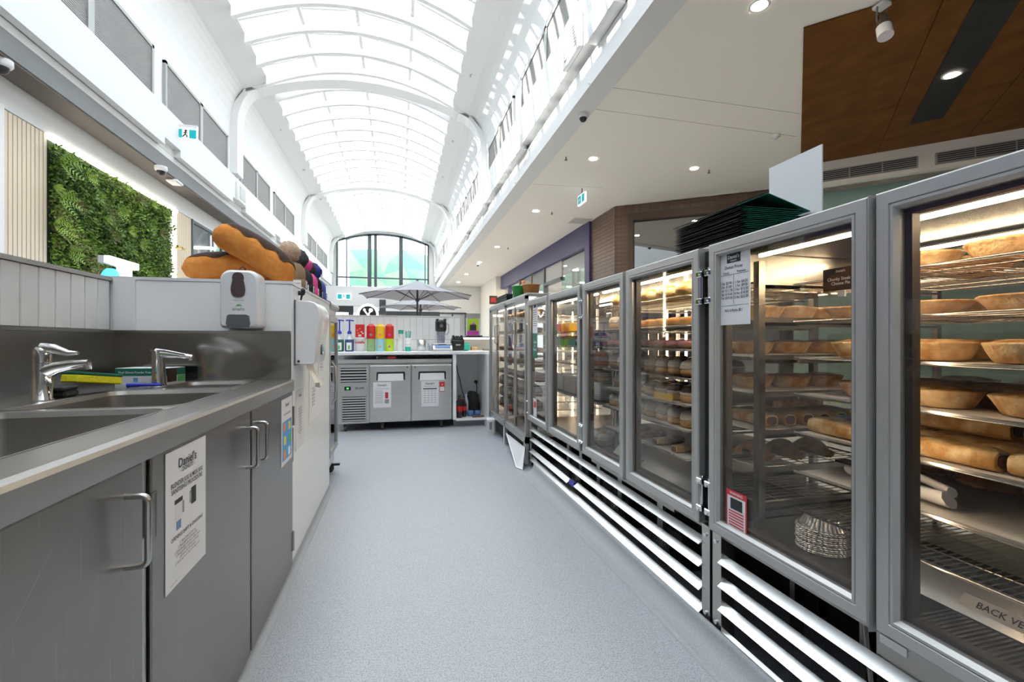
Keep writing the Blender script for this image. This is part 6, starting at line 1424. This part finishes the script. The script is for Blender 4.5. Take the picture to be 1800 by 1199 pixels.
def sprinkler(p, label, group='ceiling sprinklers'):
    t = thing('sprinkler', label, 'sprinkler', p, group); part(MB().cyl((p.x, p.y, p.z), (p.x, p.y, p.z - .05), .012, n=8), 'stem', 'grey_plastic', t); part(MB().cyl((p.x, p.y, p.z - .05), (p.x, p.y, p.z - .056), .028, n=12), 'deflector', 'grey_plastic', t)
for u, v, lb in ((995, 276, 'sprinkler left of the second downlight'), (1246, 299, 'sprinkler right of the downlight near the brown corner'), (970, 373, 'sprinkler right of the downlight by the exit sign'), (893, 435, 'sprinkler right of the downlight over the purple shop')): sprinkler(onZ(u, v, ZS), lb)
p = onZ(1364, 237, ZS); t = thing('smoke_detector', 'white smoke detector beside the timber ceiling', 'detector', p); part(MB().lathe([(.06, 0), (.06, -.03), (.001, -.03)], 20, p), 'base', 'white_plastic', t); part(MB().lathe([(.035, -.03), (.03, -.055), (.001, -.055)], 16, p), 'sensor', 'white_plastic', t)
def exit_sign(c, w, h, face, label, mt_mark):
    t = thing('exit_sign', label, 'exit sign', c, 'exit signs')
    x, y, z = c
    if face == '-y':
        part(MB().box(x - w / 2, x + w / 2, y - .02, y + .02, z - h / 2, z + h / 2, bev=.006), 'housing', 'exit_white', t)
        for a, b in ((-.46, -.14), (.16, .46)): part(MB().box(x + a * w, x + b * w, y - .023, y - .02, z - h * .40, z + h * .36), 'sign_panel', 'exit_teal', t)
        part(MB().ball((x + .02 * w, y - .022, z + h * .24), (.022, .004, .022), 10, 6).tube([(x - .01 * w, y - .022, z + h * .14), (x, y - .022, z - h * .06), (x + .07 * w, y - .022, z - h * .2), (x + .05 * w, y - .022, z - h * .34)], .011, 6).tube([(x, y - .022, z - h * .06), (x - .07 * w, y - .022, z - h * .2), (x - .12 * w, y - .022, z - h * .3)], .011, 6).tube([(x - .08 * w, y - .022, z + h * .02), (x, y - .022, z + h * .12), (x + .09 * w, y - .022, z + h * .02)], .009, 6), 'running_figure', mt_mark, t)
        part(MB().box(x - w / 2 - .03, x + w / 2, y - .03, y + .03, z + h / 2, z + h / 2 + .05), 'hanger', 'white_plastic', t)
    else:
        part(MB().box(x - .02, x + .02, y - w / 2, y + w / 2, z - h / 2, z + h / 2), 'housing', 'exit_white', t)
        part(MB().box(x - .024, x - .02, y + .02 * w, y + .44 * w, z - h * .4, z + h * .4).box(x - .024, x - .02, y - .44 * w, y - .1 * w, z - h * .4, z + h * .4), 'sign_panel', 'exit_teal', t)
        part(MB().box(x - .026, x - .022, y + .12 * w, y + .34 * w, z - .012, z + .012).box(x - .026, x - .022, y + .2 * w, y + .26 * w, z - .04, z + .04), 'arrow', 'ink_white', t)
        part(MB().cyl((x, y, z + h / 2), (x, y, ZS), .01, n=8), 'hanger', 'grey_plastic', t)
exit_sign((-3.58, 9.05, 4.70), .36, .20, '-y', 'teal running-man exit sign projecting from the left wall', 'ink')
p = onZ(1023, 350, ZS - .22); exit_sign((p.x, p.y, p.z), .38, .20, '-x', 'teal exit sign hanging from the right ceiling', 'ink')
exit_sign((-2.25, 20.578, 3.0), .55, .26, '-y', 'distant teal exit sign on the white fascia', 'ink')
p = onZ(1550, 8, ZS - .02); t = thing('track_spotlight', 'white spotlight hanging from the timber ceiling', 'spotlight', p)
part(MB().box(p.x - .05, p.x + .05, p.y - .05, p.y + .05, p.z - .03, p.z), 'mount', 'white_plastic', t); part(MB().tube([(p.x - .055, p.y, p.z - .03), (p.x - .06, p.y, p.z - .16), (p.x, p.y, p.z - .19), (p.x + .06, p.y, p.z - .16), (p.x + .055, p.y, p.z - .03)], .008, 6), 'yoke', 'grey_plastic', t)
q = Vector((-.15, -.25, -.9)).normalized(); c0 = p + Vector((0, 0, -.12)); part(MB().cyl(c0, c0 + q * .12, .045, .05, 20), 'lamp_body', 'brown_frame', t); part(MB().cyl(c0 + q * .12, c0 + q * .23, .06, .062, 20), 'lamp_head', 'white_plastic', t); part(MB().cyl(c0 + q * .225, c0 + q * .233, .05, n=20), 'lens', 'sign_pink', t)
for k, (u, v) in enumerate(((408, 90), (489, 227), (532, 298), (562, 350))):
    p = onZ(u, v, 7.10); t = thing('cornice_spotlight', 'small spotlight in the left cornice under the skylight, ' + ('nearest', 'second', 'third', 'farthest')[k], 'spotlight', p, 'cornice spotlights'); part(MB().lathe([(.07, .02), (.085, -.02), (.06, -.025), (.055, .02)], 18, p), 'bezel', 'vent_frame', t); part(MB().ball((p.x, p.y, p.z - .005), (.05, .05, .03), 12, 6), 'bulb', 'chrome', t)
for k, (u, v) in enumerate(((832, 132), (799, 248), (781, 311), (770, 355))):
    p = onZ(u, v, 7.10); t = thing('cornice_spotlight', 'small spotlight in the right cornice under the skylight, ' + ('nearest', 'second', 'third', 'farthest')[k], 'spotlight', p, 'cornice spotlights'); part(MB().lathe([(.07, .02), (.085, -.02), (.06, -.025), (.055, .02)], 18, p), 'bezel', 'vent_frame', t); part(MB().ball((p.x, p.y, p.z - .005), (.05, .05, .03), 12, 6), 'bulb', 'chrome', t)
p = onZ(1020, 388, ZS); t = thing('ceiling_grille', 'flat grey air grille in the right ceiling near the brown corner', 'grille', p)
part(MB().box(p.x - .3, p.x + .3, p.y - .3, p.y + .3, p.z - .008, p.z), 'grille_frame', 'soffit_paint', t)
for k in range(8): part(MB().box(p.x - .25, p.x + .25, p.y - .24 + k * .065, p.y - .205 + k * .065, p.z - .011, p.z - .008), 'grille_slat', 'vent_frame', t)
rsn = thing('red_sign', 'small red lit sign at the far right shop', 'sign', (4.5, 21.2, 3.1)); part(MB().box(4.2, 4.58, 21.2, 21.25, 2.85, 3.25), 'sign_box', 'brown_frame', rsn); part(MB().box(4.25, 4.5, 21.18, 21.2, 2.95, 3.15), 'sign_face', 'ink_red', rsn)
# ---------------------------------------------------------------- lettering becomes mesh
bpy.context.view_layer.update()
dg = bpy.context.evaluated_depsgraph_get()
for o in [x for x in sc.objects if x.type == 'FONT']:
    me = bpy.data.meshes.new_from_object(o.evaluated_get(dg)); nm = o.name.split('.')[0]
    n = bpy.data.objects.new(nm, me); COL.objects.link(n); n.parent = o.parent; n.matrix_parent_inverse = o.matrix_parent_inverse.copy(); n.location = o.location; n.rotation_euler = o.rotation_euler
    bpy.data.objects.remove(o)
